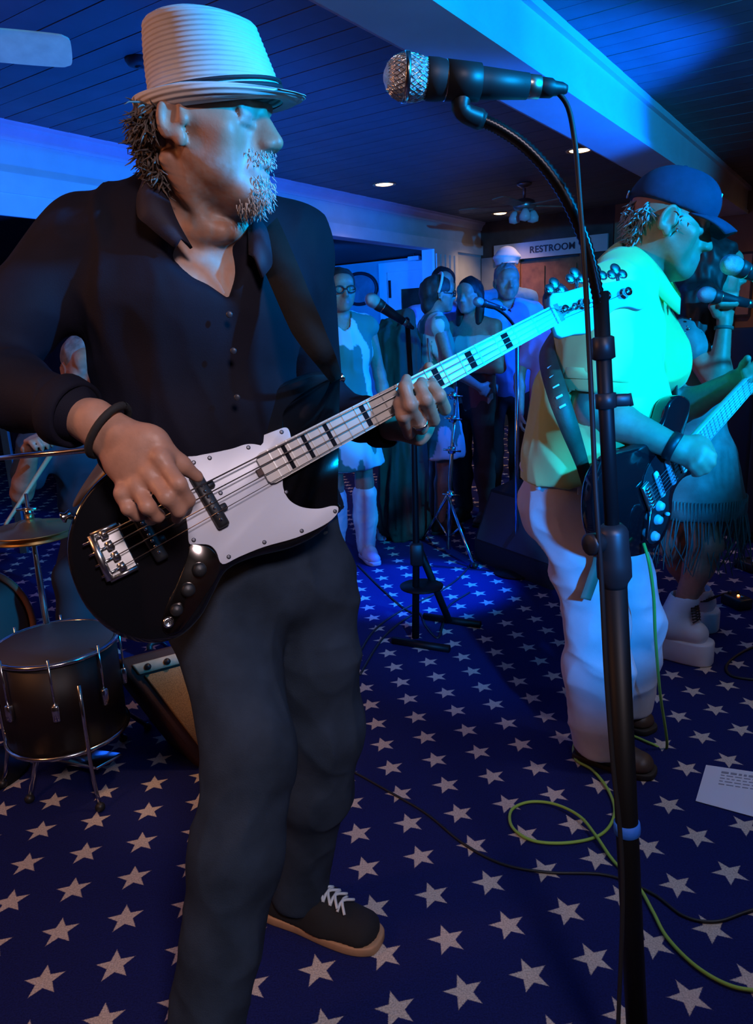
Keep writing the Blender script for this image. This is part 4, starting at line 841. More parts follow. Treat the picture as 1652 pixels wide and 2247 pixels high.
# strumming hand closed round a pick
S.econ(K['wr'], W(1530, 998, 1.725), (0.030, 0.024), (0.040, 0.023), (0, 0.3, 1), k=0.015); S.ell(W(1532, 1003, 1.722), (0.034, 0.026, 0.033), k=0.012)
for pts in ([(1540, 985, 1.715), (1562, 1000, 1.71), (1560, 1018, 1.735)], [(1538, 1000, 1.705), (1560, 1016, 1.705), (1552, 1028, 1.735)], [(1532, 1014, 1.70), (1548, 1030, 1.71), (1538, 1036, 1.735)], [(1520, 1022, 1.705), (1532, 1036, 1.715), (1524, 1040, 1.735)]): chain(S, [W(*p) for p in pts], [0.0125, 0.011, 0.009])
chain(S, [W(1505, 972, 1.74), W(1530, 966, 1.735), W(1548, 974, 1.735), W(1562, 990, 1.735)], [0.017, 0.0125, 0.011, 0.009], k=0.01)
# fretting hand under the neck
S.econ(K['wl'], W(1645, 838, 2.06), (0.028, 0.022), (0.040, 0.020), (0.3, -0.2, -1), k=0.015)
for i, (a, b, c) in enumerate([((1650, 852, 2.03), (1640, 832, 1.985), (1632, 815, 2.0)), ((1662, 842, 2.03), (1652, 822, 1.985), (1644, 805, 2.0)), ((1674, 832, 2.03), (1664, 812, 1.985), (1656, 796, 2.0)), ((1686, 822, 2.04), (1676, 802, 1.995), (1668, 788, 2.01))]): chain(S, [W(*a), W(*b), W(*c)], [0.0122, 0.0112, 0.009])
chain(S, [W(1625, 826, 2.09), W(1634, 800, 2.07), W(1640, 786, 2.045)], [0.018, 0.013, 0.010], k=0.01)
V, Q = S.mesh(1); obj('body', (V, Q), m_skin, gui, cols=S.colors(V, SKIN))
# shirt
m_yel = mat('yellow_shirt', (0.62, 0.70, 0.21), 0.85, nscale=7, namt=0.08, bump=0.15, bscale=600, sheen=0.2)
S = SDF((0.24, 1.66, 0.82), (1.02, 2.40, 1.62), 0.0058)
torso(S, K, 0.024, belly=0.035)
bd = nrm(K['ch'] - K['wa'])
S.econ(K['wa'], K['pe'] + np.array([0.0, 0, 0.01]), (0.185, 0.160), (0.185, 0.165), K['sr'] - K['sl'], k=0.03); S.cone(W(1215, 860, 2.02), W(1185, 985, 2.02), 0.06, 0.045, k=0.05)
S.cone(K['sr'], K['sr'] + (K['er'] - K['sr']) * 0.62, 0.083, 0.088, k=0.03); S.cone(K['sl'], K['sl'] + (K['el'] - K['sl']) * 0.62, 0.083, 0.085, k=0.03)
S.econ(K['sr'] + (K['er'] - K['sr']) * 0.5, K['sr'] + (K['er'] - K['sr']) * 0.92, (0.062, 0.062), (0.066, 0.066), (1, 0, 0), k=0.006, mode='sub')
S.cone(K['nb'] + np.array([-0.01, 0, -0.05]), K['nb'] + np.array([0.0, 0, 0.0]), 0.092, 0.084, k=0.03)
S.econ(K['nb'] + np.array([0.0, 0, -0.03]), GH + np.array([-0.01, 0, -0.02]), (0.070, 0.073), (0.085, 0.085), gf, k=0.008, mode='sub')
S.half(W(1250, 1030, 2.0) + np.array([0, 0, -0.01]), nrm([0.12, 0, -1]))
V, Q = S.mesh(1); V = folds(V, Q, 0.016, (7, 7, 3.2), 8.0); gs = obj('shirt', (V, Q), m_yel, gui)
ci = [(1478, 640, 1.945), (1455, 600, 1.93), (1420, 560, 1.94), (1385, 535, 2.0), (1390, 540, 2.10), (1440, 575, 2.14), (1480, 630, 2.10)]
co = [(1490, 690, 1.93), (1462, 665, 1.905), (1405, 610, 1.905), (1355, 572, 1.985), (1365, 575, 2.14), (1450, 610, 2.19), (1490, 680, 2.12)]
I0, _ = smooth_path([W(*p) for p in ci], 5); O0, _ = smooth_path([W(*p) for p in co], 5); M0 = (I0 + O0) / 2 + np.array([0.006, -0.006, 0.010])
obj('collar', sheet([I0, M0, O0], 0.005), m_yel, gs)
ce = K['sr'] + (K['er'] - K['sr']) * 0.66; cd = nrm(K['er'] - K['sr']); obj('sleeve_hem', lathe(ce, cd, [(-0.012, 0.085), (-0.011, 0.0885), (0.014, 0.0895), (0.016, 0.086), (0.012, 0.082)], 32), m_yel, gs)
# jeans with waistband and belt loops
m_wj = mat('white_denim', (0.62, 0.62, 0.64), 0.85, nscale=10, namt=0.10, bump=0.3, bscale=450)
ghr, gkr, gar = W(1262, 1095, 1.965), W(1308, 1365, 1.93), W(1320, 1625, 1.965); ghl, gkl, gal = W(1310, 1100, 2.11), W(1392, 1360, 2.13), W(1372, 1560, 2.19)
P6 = np.array([ghr, gkr, gar, ghl, gkl, gal]); S = SDF(P6.min(0) - 0.17, P6.max(0) + np.array([0.17, 0.17, 0.16]), 0.0065)
S.econ(K['pe'] + np.array([0.01, 0.0, 0.05]), K['pe'] + np.array([0.015, 0.01, -0.07]), (0.158, 0.145), (0.168, 0.140), ghr - ghl, k=0.03); S.ell(W(1205, 1120, 2.03), (0.085, 0.13, 0.10), k=0.04)
leg(S, ghr, gkr, gar, (0.112, 0.092, 0.086), 0.0); leg(S, ghl, gkl, gal, (0.105, 0.085, 0.078), 0.0); S.half(gar + np.array([0, 0, -0.028]), (0.05, 0, -1)); S.half(K['pe'] + np.array([0, 0, 0.085]), (0.1, 0, 1))
V, Q = S.mesh(1); V = folds(V, Q, 0.014, (6, 6, 6), 1.2); gj = obj('jeans', (V, Q), m_wj, gui)
dirx = nrm(K['sr'] - K['sl']); dirf = nrm(np.cross(ZA, dirx)); wc = K['pe'] + np.array([0.01, 0.0, 0.045])
obj('waistband', tube([wc + dirx * 0.166 * math.cos(t) + dirf * 0.152 * math.sin(t) + ZA * 0.0 for t in np.linspace(0, 2 * np.pi, 41)], 0.020, 8, caps=False, flat=1.0), m_wj, gj)
for t in (0.9, 0.2, -0.5, 1.6): 
    p = wc + dirx * 0.183 * math.cos(t) + dirf * 0.170 * math.sin(t); obj('belt_loop', bbox(p, 0.014, 0.010, 0.062, (dirx * -math.sin(t) + dirf * math.cos(t), dirx * math.cos(t) + dirf * math.sin(t), ZA), 0.002), m_wj, gj)
m_brs = mat('brown_leather', (0.060, 0.035, 0.022), 0.5, nscale=20, namt=0.2); m_ds = mat('dark_sole', (0.02, 0.016, 0.013), 0.7)
for h_, t_ in ((G(1258, 1652), G(1440, 1705)), (G(1330, 1560), G(1432, 1612))):
    so = obj('shoe', box(h_ * 0.7 + t_ * 0.3 + ZA * 0.05, 0.06, 0.04, 0.02), m_brs, gui, False); shoe(h_, t_, 0.10, 0.085, so, m_up=m_brs, m_sole=m_ds, sole=0.02)
# wrist watch and hair
wv = nrm(K['wr'] - K['er']); obj('wristband', lathe(K['wr'] - wv * 0.012, wv, [(-0.012, 0.0315), (-0.010, 0.0355), (0.010, 0.0365), (0.012, 0.033)], 24), m_blackp, gui)
grt = nrm(np.cross(gf, GUP)); gu2 = np.cross(grt, gf); A = []; D = []
for i in range(200):
    th = rng.uniform(-2.2, 2.2); z = rng.uniform(-0.06, 0.03)
    if 1.25 < abs(th) < 1.95 or (abs(th) > 1.0 and z < -0.01): continue
    sh = 1 - 0.35 * max(0, -z / 0.06); A.append(GH - gf * (0.02 + 0.085 * math.cos(th) * sh) + grt * 0.077 * math.sin(th) * sh + gu2 * z); D.append(nrm(-gf * math.cos(th) * 0.7 + grt * math.sin(th) * 0.5 - gu2 * 0.9))
ho = obj('hair', tufts(np.array(A), np.array(D), 520, 0.024, 0.0021, 0.5, 5), mat('silver_hair', (0.36, 0.35, 0.35), 0.6, nscale=40, namt=0.4), gui); ho['kind'] = 'stuff'
# cap
S = SDF(GH - 0.16, GH + 0.22, 0.0045); S.frame(GH, np.stack([grt, gf, gu2], 1))
S.ell((0, -0.010, 0.048), (0.088, 0.106, 0.096), k=0.02); S.ell((0, 0.042, 0.065), (0.074, 0.066, 0.066), k=0.03); S.half((0, 0, 0.034), (0, -0.10, -1)); S.frame()
m_cap = mat('navy_cap', (0.016, 0.030, 0.085), 0.85, nscale=30, namt=0.15, bump=0.2, bscale=500)
V, Q = S.mesh(2); cap = obj('baseball_cap', (V, Q), m_cap, gui)
LC = lambda x, y, z: GH + grt * x + gf * y + gu2 * z
rows = []
for i, y in enumerate(np.linspace(0, 1, 9)):
    row = []
    for x in np.linspace(-1, 1, 15):
        ww = 0.074 * math.sqrt(max(0.02, 1 - (0.86 * y) ** 2.6)); row.append(LC(x * ww, 0.078 + 0.088 * y - 0.060 * x * x * (1 - y * 0.3) * 0.7, 0.046 - 0.024 * y * y + 0.004 * y - 0.020 * x * x))
    rows.append(row)
obj('visor', sheet(rows, 0.005), m_cap, cap)
obj('top_button', sphere(LC(0, -0.008, 0.143), (0.009, 0.009, 0.005)), m_cap, cap); obj('badge', bbox(LC(0.020, 0.098, 0.085), 0.018, 0.005, 0.026, (grt, gf, gu2), 0.002), mat('badge_white', (0.8, 0.8, 0.8), 0.6), cap)
obj('rear_clasp', bbox(LC(0.01, -0.119, 0.050), 0.03, 0.005, 0.014, (grt, gf, gu2), 0.002), mat('clasp_metal', (0.8, 0.8, 0.8), 0.3, 0.8), cap)
# ================================================================== ELECTRIC GUITAR
QB = W(1422, 1085, 1.755); QN = W(1700, 778, 2.06); QA = nrm(QN - QB); QF = nrm(np.cross(QA, ZA)); QF = QF if QF[1] < 0 else -QF; QU = nrm(np.cross(QF, QA)); QU = QU if QU[2] > 0 else -QU
qp = lambda px, py, l=0.0: onplane(px, py, QB + QF * l, QF); ql = lambda a, b, l=0.0: QB + QA * a + QU * b + QF * l; QL = np.linalg.norm(QN - QB)
eg = thing('electric_guitar', 'black electric guitar held by the guitarist in yellow', 'guitar', QB)
go = [(1303, 1115), (1312, 1050), (1345, 1002), (1395, 985), (1432, 966), (1456, 925), (1470, 885), (1495, 868), (1516, 880), (1514, 915), (1502, 955), (1506, 985), (1532, 985), (1545, 1002), (1532, 1036), (1500, 1052), (1480, 1085), (1474, 1140), (1448, 1196), (1400, 1222), (1345, 1218), (1312, 1178)]
obj('body', prism(closed_curve([qp(*p, -0.003) for p in go], 4), QF, 0.042, 0.008), m_gloss, eg)
gp = [(1420, 1030), (1450, 990), (1490, 975), (1520, 1000), (1505, 1040), (1470, 1075), (1466, 1140), (1440, 1190), (1420, 1185), (1425, 1130), (1410, 1080)]
obj('pickguard', prism(closed_curve([qp(*p, 0.0) for p in gp], 3), QF, 0.0025, 0.0005), mat('black_pickguard', (0.02, 0.02, 0.024), 0.3), eg)
for (a, e) in ((0.042, 0.05), (0.092, 0), (0.142, 0)):
    pk = obj('pickup', bbox(ql(a, 0, 0.005), 0.016, 0.078, 0.010, (QA, QU, QF), 0.004), mat('white_pickup', (0.72, 0.72, 0.74), 0.4), eg)
    for o_ in np.linspace(-0.026, 0.026, 6): obj('pole_piece', lathe(ql(a, o_, 0.009), QF, [(0, 0.0024), (0.002, 0.0022), (0.0021, 0)], 8), m_steel, pk)
bo = obj('bridge', bbox(ql(-0.006, 0, 0.005), 0.030, 0.075, 0.008, (QA, QU, QF), 0.002), m_nick, eg)
for o_ in np.linspace(-0.026, 0.026, 6): obj('saddle', bbox(ql(-0.004, o_, 0.011), 0.020, 0.008, 0.006, (QA, QU, QF), 0.002), m_steel, bo)
for p in ((1444, 1110), (1440, 1140), (1433, 1176)): obj('knob', lathe(qp(*p, 0), QF, [(0, 0.0135), (0.004, 0.0135), (0.010, 0.0105), (0.014, 0.0095), (0.015, 0)], 20), MATS['white_pickup'], eg)
obj('selector_switch', tube([qp(1459, 1127, 0), qp(1466, 1128, 0.018)], [0.004, 0.005], 8), MATS['white_pickup'], eg)
obj('whammy_bar', tube([ql(-0.004, -0.035, 0.008), qp(1428, 1120, 0.02), qp(1424, 1150, 0.025), qp(1420, 1185, 0.025)], 0.0032, 8, 4), m_steel, eg)
V, F = [], []
for i, a in enumerate((0.165, QL + 0.005)):
    for k in range(12): th = math.pi * k / 11; w_ = 0.028 - 0.0065 * i; V.append(ql(a, w_ * math.cos(th), 0.002 - 0.02 * math.sin(th)))
for k in range(11): F.append([k, k + 1, 12 + k + 1, 12 + k])
F += [[11, 0, 12, 23], list(range(12)), [12 + k for k in range(12)][::-1]]
obj('neck', (np.array(V), F), m_maple, eg, angle=40)
gfb = obj('fretboard', prism([ql(0.155, 0.028, 0.008), ql(0.155, -0.028, 0.008), ql(QL, -0.0215, 0.008), ql(QL, 0.0215, 0.008)], QF, 0.006), m_maple, eg, False)
for n in range(1, 22): obj('fret', box(ql(QL * 2 ** (-n / 12), 0, 0.0085), 0.002, 0.046, 0.0016, (QA, QU, QF)), m_nick, gfb, False)
gh = [ql(QL, 0.024, 0), ql(QL + 0.03, 0.035, 0), ql(QL + 0.16, 0.038, 0), ql(QL + 0.19, 0.01, 0), ql(QL + 0.18, -0.03, 0), ql(QL + 0.14, -0.035, 0), ql(QL + 0.11, -0.02, 0), ql(QL + 0.04, -0.03, 0), ql(QL, -0.024, 0)]
obj('headstock', prism(closed_curve(gh, 3), QF, 0.013, 0.002), m_maple, eg)
for k in range(6): obj('tuning_peg', join(cyl(ql(QL + 0.03 + 0.024 * k, 0.02, 0), ql(QL + 0.03 + 0.024 * k, 0.02, 0.012), 0.004, seg=8), cyl(ql(QL + 0.03 + 0.024 * k, 0.03, -0.006), ql(QL + 0.03 + 0.024 * k, 0.052, -0.006), 0.005, seg=8)), m_steel, eg)
for k, o_ in enumerate(np.linspace(-0.026, 0.026, 6)): obj('string', tube([ql(0, o_, 0.0145), ql(QL, o_ * 0.68, 0.0115), ql(QL + 0.03 + 0.024 * (5 - k), 0.02 - 0.006, 0.008)], 0.0007, 5), m_string, eg)
m_lst = mat('brown_strap', (0.10, 0.052, 0.030), 0.55, nscale=25, namt=0.25, bump=0.2)
sp = [W(1480, 900, 2.20), W(1470, 720, 2.22), W(1440, 610, 2.19), W(1375, 585, 2.16), W(1290, 640, 2.19), W(1225, 720, 2.10), W(1200, 770, 1.97), W(1222, 860, 1.80), W(1250, 940, 1.765), W(1278, 1020, 1.79), W(1302, 1105, 1.80)]
sn = [(1, 0, 0), (1, 0, 0.3), (0.3, 0.2, 1), (-0.4, 0, 1), (-1, 0.2, 0.6), (-1, -0.6, 0.3), (-0.8, -1, 0.2), (-0.2, -1, 0.1), (0, -1, 0.1), (0, -1, 0), (0, -1, 0)]
st = obj('strap', band(sp, [0.05, 0.05, 0.05, 0.05, 0.05, 0.05, 0.05, 0.05, 0.045, 0.032, 0.028], 0.004, sn), m_lst, eg)
for p, y in (((1207, 805), 1.893), ((1212, 826), 1.855), ((1219, 848), 1.815), ((1226, 870), 1.788), ((1233, 891), 1.774)): obj('strap_slot', bbox(W(*p, y) + np.array([0, -0.004, 0]), 0.018, 0.003, 0.006, (nrm([1, 0, 0.5]), nrm([0, 1, 0]), nrm([-0.5, 0, 1])), 0.001), mat('slot_stitch', (0.55, 0.6, 0.58), 0.7), st)
obj('strap_tail', band([W(1300, 1090, 1.775), W(1306, 1150, 1.77), W(1314, 1220, 1.80), W(1300, 1270, 1.80), W(1284, 1315, 1.80)], 0.03, 0.004, (0.1, -1, 0)), mat('tan_strap', (0.28, 0.19, 0.12), 0.6, nscale=20), eg)
# ================================================================== SINGER
sng = thing('person', 'singer with long dark hair, fringed teal dress and white platform boots', 'person', G(1500, 1440))
NH = W(1566, 606, 2.78); nf = nrm([0.93, -0.12, 0.0])
N_ = dict(nb=W(1540, 690, 2.78), ch=W(1530, 775, 2.76), wa=W(1532, 890, 2.74), pe=W(1528, 1010, 2.74), sr=W(1502, 735, 2.64), sl=W(1565, 735, 2.92))
ser, swr = W(1572, 850, 2.52), W(1590, 705, 2.55); sel, swl = W(1600, 860, 2.98), W(1680, 800, 2.8)
nhr, nkr, nar = W(1515, 1085, 2.67), W(1552, 1195, 2.60), W(1500, 1325, 2.66); nhl, nkl, nal = W(1550, 1085, 2.82), W(1475, 1195, 2.78), W(1530, 1310, 2.90)
P6 = np.array([NH, N_['sr'], N_['sl'], nar, nal, ser, swl]); S = SDF(P6.min(0) - 0.16, P6.max(0) + 0.16, 0.0062)
head(S, NH, nf, ZA, 0.95, skin=SKIN, fine=True); S.econ(NH + np.array([-0.02, 0, -0.05]), N_['nb'], (0.045, 0.047), (0.05, 0.05), nf, k=0.02)
torso(S, N_, -0.012, w=0.85); arm(S, N_['sr'], ser, swr, (0.040, 0.034, 0.023)); arm(S, N_['sl'], sel, swl, (0.040, 0.034, 0.023))
leg(S, nhr, nkr, nar, (0.080, 0.052, 0.038)); leg(S, nhl, nkl, nal, (0.080, 0.052, 0.038))
S.econ(swr, W(1593, 665, 2.55), (0.024, 0.02), (0.036, 0.022), (1, 0, 0), k=0.012)
for i in range(4): p = W(1575 + 11 * i, 655, 2.52); chain(S, [p + np.array([0, 0.02, 0.004]), p + np.array([0, -0.014, 0.012]), p + np.array([0, -0.022, -0.018]), p + np.array([0.002, 0.004, -0.026])], [0.0105, 0.0105, 0.0098, 0.008])
chain(S, [W(1572, 690, 2.54), W(1562, 672, 2.52), W(1572, 662, 2.51)], [0.015, 0.012, 0.009])
hand(S, swl, (1, -0.2, 0.1), (0, -1, 0), (0, 0, 1), 0.85, (0.5, 0.6, 0.5))
V, Q = S.mesh(1); obj('body', (V, Q), m_skin, sng, cols=S.colors(V, SKIN))
m_teal = mat('teal_dress', (0.05, 0.20, 0.19), 0.6, nscale=18, namt=0.3, bump=0.3, bscale=200)
S = SDF(np.minimum(N_['sr'], N_['pe']) - np.array([0.25, 0.25, 0.5]), np.maximum(N_['sl'], N_['nb']) + 0.2, 0.0075)
torso(S, N_, 0.002, w=0.86); S.cone(N_['sr'], N_['sr'] + (ser - N_['sr']) * 0.3, 0.055, 0.052, k=0.03); S.econ(N_['pe'], N_['pe'] + np.array([0.01, 0, -0.17]), (0.160, 0.140), (0.195, 0.175), N_['sr'] - N_['sl'], k=0.04); S.half(N_['pe'] + np.array([0, 0, -0.20]), (0, 0, -1)); S.half(N_['nb'] + np.array([0, 0, -0.01]), (0.2, 0, 1))
V, Q = S.mesh(1); V = folds(V, Q, 0.008, (10, 10, 3), 3); dr = obj('dress', (V, Q), m_teal, sng)
fr_ = []
ex = nrm(N_['sr'] - N_['sl']); ey = nrm(np.cross(ZA, ex))
for i in range(90):
    t = 2 * math.pi * i / 90; c0 = N_['pe'] + np.array([0.01, 0, -0.19]) + ex * 0.195 * math.cos(t) + ey * 0.175 * math.sin(t); fr_.append(tube([c0 + ZA * 0.06, c0 + ZA * 0.0, c0 + np.array([rng.normal(0, 0.012), rng.normal(0, 0.012), -0.10]), c0 + np.array([rng.normal(0, 0.02), rng.normal(0, 0.02), -0.19 - 0.03 * rng.random()])], [0.0035, 0.0035, 0.003, 0.0015], 5))
fo = obj('fringe', join(*fr_), m_teal, dr); fo['kind'] = 'stuff'
sq = []
for i in range(40): sq.append(sphere(N_['sr'] + np.array([rng.normal(-0.01, 0.02), -0.058 + rng.normal(0, 0.004), rng.normal(-0.01, 0.025)]), 0.0045, 6, 4))
so_ = obj('sequins', join(*sq), m_steel, dr); so_['kind'] = 'stuff'
m_bh = mat('black_hair', (0.010, 0.008, 0.008), 0.55, nscale=50, namt=0.4)
S = SDF(NH - np.array([0.28, 0.2, 0.42]), NH + 0.2, 0.006); S.ell(NH + np.array([-0.02, 0, 0.045]), (0.10, 0.095, 0.095), k=0.02); S.cone(NH + np.array([-0.06, 0.0, 0.02]), W(1520, 700, 2.74), 0.085, 0.10, k=0.05); S.cone(W(1520, 700, 2.74), W(1510, 750, 2.74), 0.10, 0.07, k=0.05); S.cone(W(1535, 660, 2.66), W(1535, 735, 2.62), 0.06, 0.05, k=0.04)
S.ell(NH + np.array([0.075, -0.01, -0.03]), (0.075, 0.08, 0.085), k=0.02, mode='sub')
V, Q = S.mesh(1); V = folds(V, Q, 0.02, (22, 22, 12), 6, False); obj('hair', (V, Q), m_bh, sng)
obj('bracelet', lathe(W(1588, 720, 2.55), nrm(swr - ser), [(-0.006, 0.027), (-0.005, 0.031), (0.005, 0.031), (0.006, 0.027)], 20), mat('green_band', (0.02, 0.10, 0.08), 0.6), sng)
m_boot = mat('white_boot', (0.70, 0.70, 0.74), 0.45, nscale=14, namt=0.06)
for gi, (h_, t_, an, top) in enumerate(((G(1428, 1432), G(1562, 1458), nar, 1270), (G(1488, 1368), G(1574, 1386), nal, 1262))):
    d = t_ - h_; L = np.linalg.norm(d); f = d / L; sd = nrm(np.cross(f, ZA)); bo = obj('boot', box(h_ + f * 0.1 + ZA * 0.15, 0.05, 0.05, 0.05), m_boot, sng, False)
    S = SDF(np.minimum(h_, t_) - np.array([0.12, 0.12, 0.02]), np.maximum(h_, t_) + np.array([0.14, 0.14, 0.42]), 0.0058)
    S.econ(h_ + f * 0.055 + ZA * 0.12, h_ + f * (L - 0.06) + ZA * 0.115, (0.042, 0.04), (0.052, 0.042), sd, k=0.03); tpt = an + ZA * 0.02
    S.cone(h_ + f * 0.065 + ZA * 0.13, tpt, 0.054, 0.056, k=0.03); S.cone(h_ + f * 0.08 + ZA * 0.14, h_ + f * L * 0.6 + ZA * 0.13, 0.05, 0.04, k=0.03)
    S.cone(tpt + ZA * 0.0, tpt + ZA * 0.10, 0.046, 0.052, k=0.006, mode='sub'); S.half(h_ + ZA * 0.085, -ZA); V, Q = S.mesh(1); obj('boot_upper', (V, Q), m_boot, bo)
    pl = [h_ + f * L * t + sd * w for t, w in ((0, 0.03), (0.05, 0.045), (0.3, 0.045), (0.6, 0.056), (0.85, 0.054), (1, 0.025))]; pl += [h_ + f * L * t - sd * w for t, w in ((0, 0.03), (0.05, 0.045), (0.3, 0.045), (0.6, 0.056), (0.85, 0.054), (1, 0.025))[::-1]]
    obj('platform_sole', prism(closed_curve([p + ZA * 0.092 for p in pl], 4), ZA, 0.092, 0.008), m_boot, bo)
    lc = []
    b0 = h_ + f * 0.125 + ZA * 0.155; b1 = tpt - ZA * 0.02
    for k in range(6):
        o_ = nrm(f * 0.8 + np.array([0, -0.62, 0]) + ZA * 0.5 * (1 - k / 5)); c = b0 + (b1 - b0) * k / 5 + o_ * 0.057; s_ = nrm(np.cross(ZA, o_)); nx = (b1 - b0) / 5
        for s in (-1, 1): lc.append(tube([c - s_ * 0.024 * s - o_ * 0.010, c + nx * 0.5 + o_ * 0.001, c + s_ * 0.024 * s + nx - o_ * 0.010], 0.0030, 5, 3))
    obj('laces', join(*lc), m_blackp, bo)
# ================================================================== CROWD: generic standing figures
def hair_mesh(c, f, kind, sc):
    r = nrm(np.cross(f, ZA)); S = SDF(c - 0.36, c + 0.24, 0.008); S.frame(c, np.stack([r, f, ZA], 1)); q = lambda *a: tuple(sc * v for v in a)
    S.ell(q(0, -0.016, 0.046), q(0.086, 0.104, 0.090), k=0.02)
    if kind == 'long':
        for x in (-1, 1): S.cone(q(x * 0.07, -0.02, 0.01), q(x * 0.078, 0.0, -0.17), 0.032 * sc, 0.03 * sc, k=0.03)
        S.cone(q(0, -0.07, 0.0), q(0, -0.085, -0.18), 0.06 * sc, 0.05 * sc, k=0.04)
    if kind == 'bob': S.cone(q(0, -0.06, 0.0), q(0, -0.07, -0.07), 0.066 * sc, 0.05 * sc, k=0.04)
    S.ell(q(0, 0.085, -0.035), q(0.072, 0.075, 0.085), k=0.015, mode='sub'); S.frame(); V, Q = S.mesh(1); return folds(V, Q, 0.012, (24, 24, 12), 2.0, False), Q
def figure(label, px, py, Y, face, top, bottom, hair=('short', (0.02, 0.015, 0.012)), skin=SKIN, sleeves=0.5, skirt=False, arms='down', glasses=False, w=1.0, top_print=None, pr=0.56, res=0.0085, boots=None, hem=0.5, sc=1.0, bare=False):
    c = W(px, py, Y); f = nrm([math.cos(face), math.sin(face), 0]); r = nrm(np.cross(f, ZA)); base = np.array([c[0], c[1], 0]); h = c[2]; b = base - f * 0.03; U = h / 1.60
    t = thing('person', label, 'person', base)
    L = lambda x, y, z: b + r * x * U + f * y * U + ZA * z * U
    J = dict(nb=L(0, -0.01, 1.455), ch=L(0, 0, 1.27), wa=L(0, 0.005, 1.08), pe=L(0, 0, 0.93), sr=L(0.175 * w, -0.01, 1.40), sl=L(-0.175 * w, -0.01, 1.40))
    if arms == 'down': E = [L(0.24 * w, -0.03, 1.12), L(-0.24 * w, -0.03, 1.12)]; H = [L(0.25 * w, 0.06, 0.88), L(-0.25 * w, 0.06, 0.88)]
    elif arms == 'hold': E = [L(0.22 * w, 0.0, 1.12), L(-0.22 * w, 0.0, 1.12)]; H = [L(0.08, 0.20, 1.15), L(-0.06, 0.20, 1.12)]
    else: E = [L(0.23 * w, 0.05, 1.13), L(-0.23 * w, 0.05, 1.13)]; H = [L(0.14, 0.26, 1.0), L(-0.14, 0.26, 1.02)]
    hp = [L(0.085, 0, 0.90), L(-0.085, 0, 0.90)]; kn = [L(0.095, 0.02, 0.49), L(-0.095, 0.02, 0.49)]; an = [L(0.10, -0.02, 0.09), L(-0.10, -0.02, 0.09)]
    lo = np.minimum.reduce([base, *H, *E, c]) - 0.22; hi = np.maximum.reduce([base, *H, *E, c]) + 0.22; lo[2] = -0.02
    S = SDF(lo, hi, res); head(S, c, f, ZA, U * sc, skin=skin, fine=True); S.econ(c + np.array([0, 0, -0.05]) - f * 0.015, J['nb'], (0.050 * U, 0.052 * U), (0.058 * U, 0.056 * U), f, k=0.02)
    torso(S, J, -0.01, w=w * U)
    for i, (s_, d_) in enumerate(((J['sr'], 1), (J['sl'], -1))): arm(S, s_, E[i], H[i], (0.044 * U, 0.037 * U, 0.026 * U)); hand(S, H[i], nrm(H[i] - E[i]), f * 0.2 - r * d_, f, 0.95 * U, (0.4, 0.4, 0.3))
    if skirt:
        for i in range(2): leg(S, hp[i], kn[i], an[i], (0.080 * U, 0.052 * U, 0.038 * U))
    V, Q = S.mesh(1); obj('body', (V, Q), m_skin, t, cols=S.colors(V, skin, 0.008))
    S = SDF(lo, hi, res); torso(S, J, 0.008, w=w * U)
    S.econ(J['wa'], J['pe'] + ZA * -0.04 * U, (0.155 * w * U, 0.118 * U), (0.165 * w * U, 0.128 * U), r, k=0.03)
    if sleeves > 0:
        for i, s_ in enumerate((J['sr'], J['sl'])):
            S.cone(s_, s_ + (E[i] - s_) * min(1, sleeves * 2), 0.060 * U, 0.056 * U, k=0.03)
            if sleeves > 0.5: S.cone(E[i], E[i] + (H[i] - E[i]) * (sleeves * 2 - 1), 0.054 * U, 0.044 * U, k=0.03)
    if bare: S.half(J['ch'] + ZA * 0.07 * U, (0, 0, 1))
    if skirt: S.econ(J['pe'], L(0, 0, 0.93 - hem), (0.165 * U, 0.135 * U), (0.235 * U, 0.20 * U), r, k=0.05); S.half(L(0, 0, 0.93 - hem + 0.03), (0, 0, -1))
    S.econ(J['nb'] + ZA * 0.10, J['nb'] + f * 0.05 * U - ZA * 0.04, (0.066 * U, 0.066 * U), (0.05 * U, 0.05 * U), r, k=0.006, mode='sub'); V, Q = S.mesh(1); V = folds(V, Q, 0.012, (8, 8, 4), px * 0.13)
    if top_print is not None:
        n = vnoise(V * np.array([14, 14, 6]) + px); n2 = vnoise(V * np.array([9, 9, 4]) + px + 9); C = np.where(((n > pr) | (n2 > pr + 0.12))[:, None], np.array(top_print), np.array(top)); obj('dress' if skirt else 'top', (V, Q), mat('printed_cloth', top, 0.8, attr=True, bump=0.2, bscale=400), t, cols=C)
    else: obj('dress' if skirt else 'shirt', (V, Q), mat('cloth_%d' % px, top, 0.8, nscale=9, namt=0.15, bump=0.2, bscale=400), t)
    if not skirt:
        S = SDF(lo, hi, res); S.econ(J['pe'] + ZA * 0.05, J['pe'] - ZA * 0.05, (0.155 * w * U, 0.118 * U), (0.165 * w * U, 0.122 * U), r, k=0.03)
        for i in range(2): leg(S, hp[i], kn[i], an[i], (0.092 * U, 0.070 * U, 0.062 * U))
        S.half(L(0, 0, 0.06), (0, 0, -1)); V, Q = S.mesh(1); V = folds(V, Q, 0.012, (7, 7, 5), px * 0.3); obj('trousers', (V, Q), mat('trousers_%d' % px, bottom, 0.85, nscale=9, namt=0.2), t)
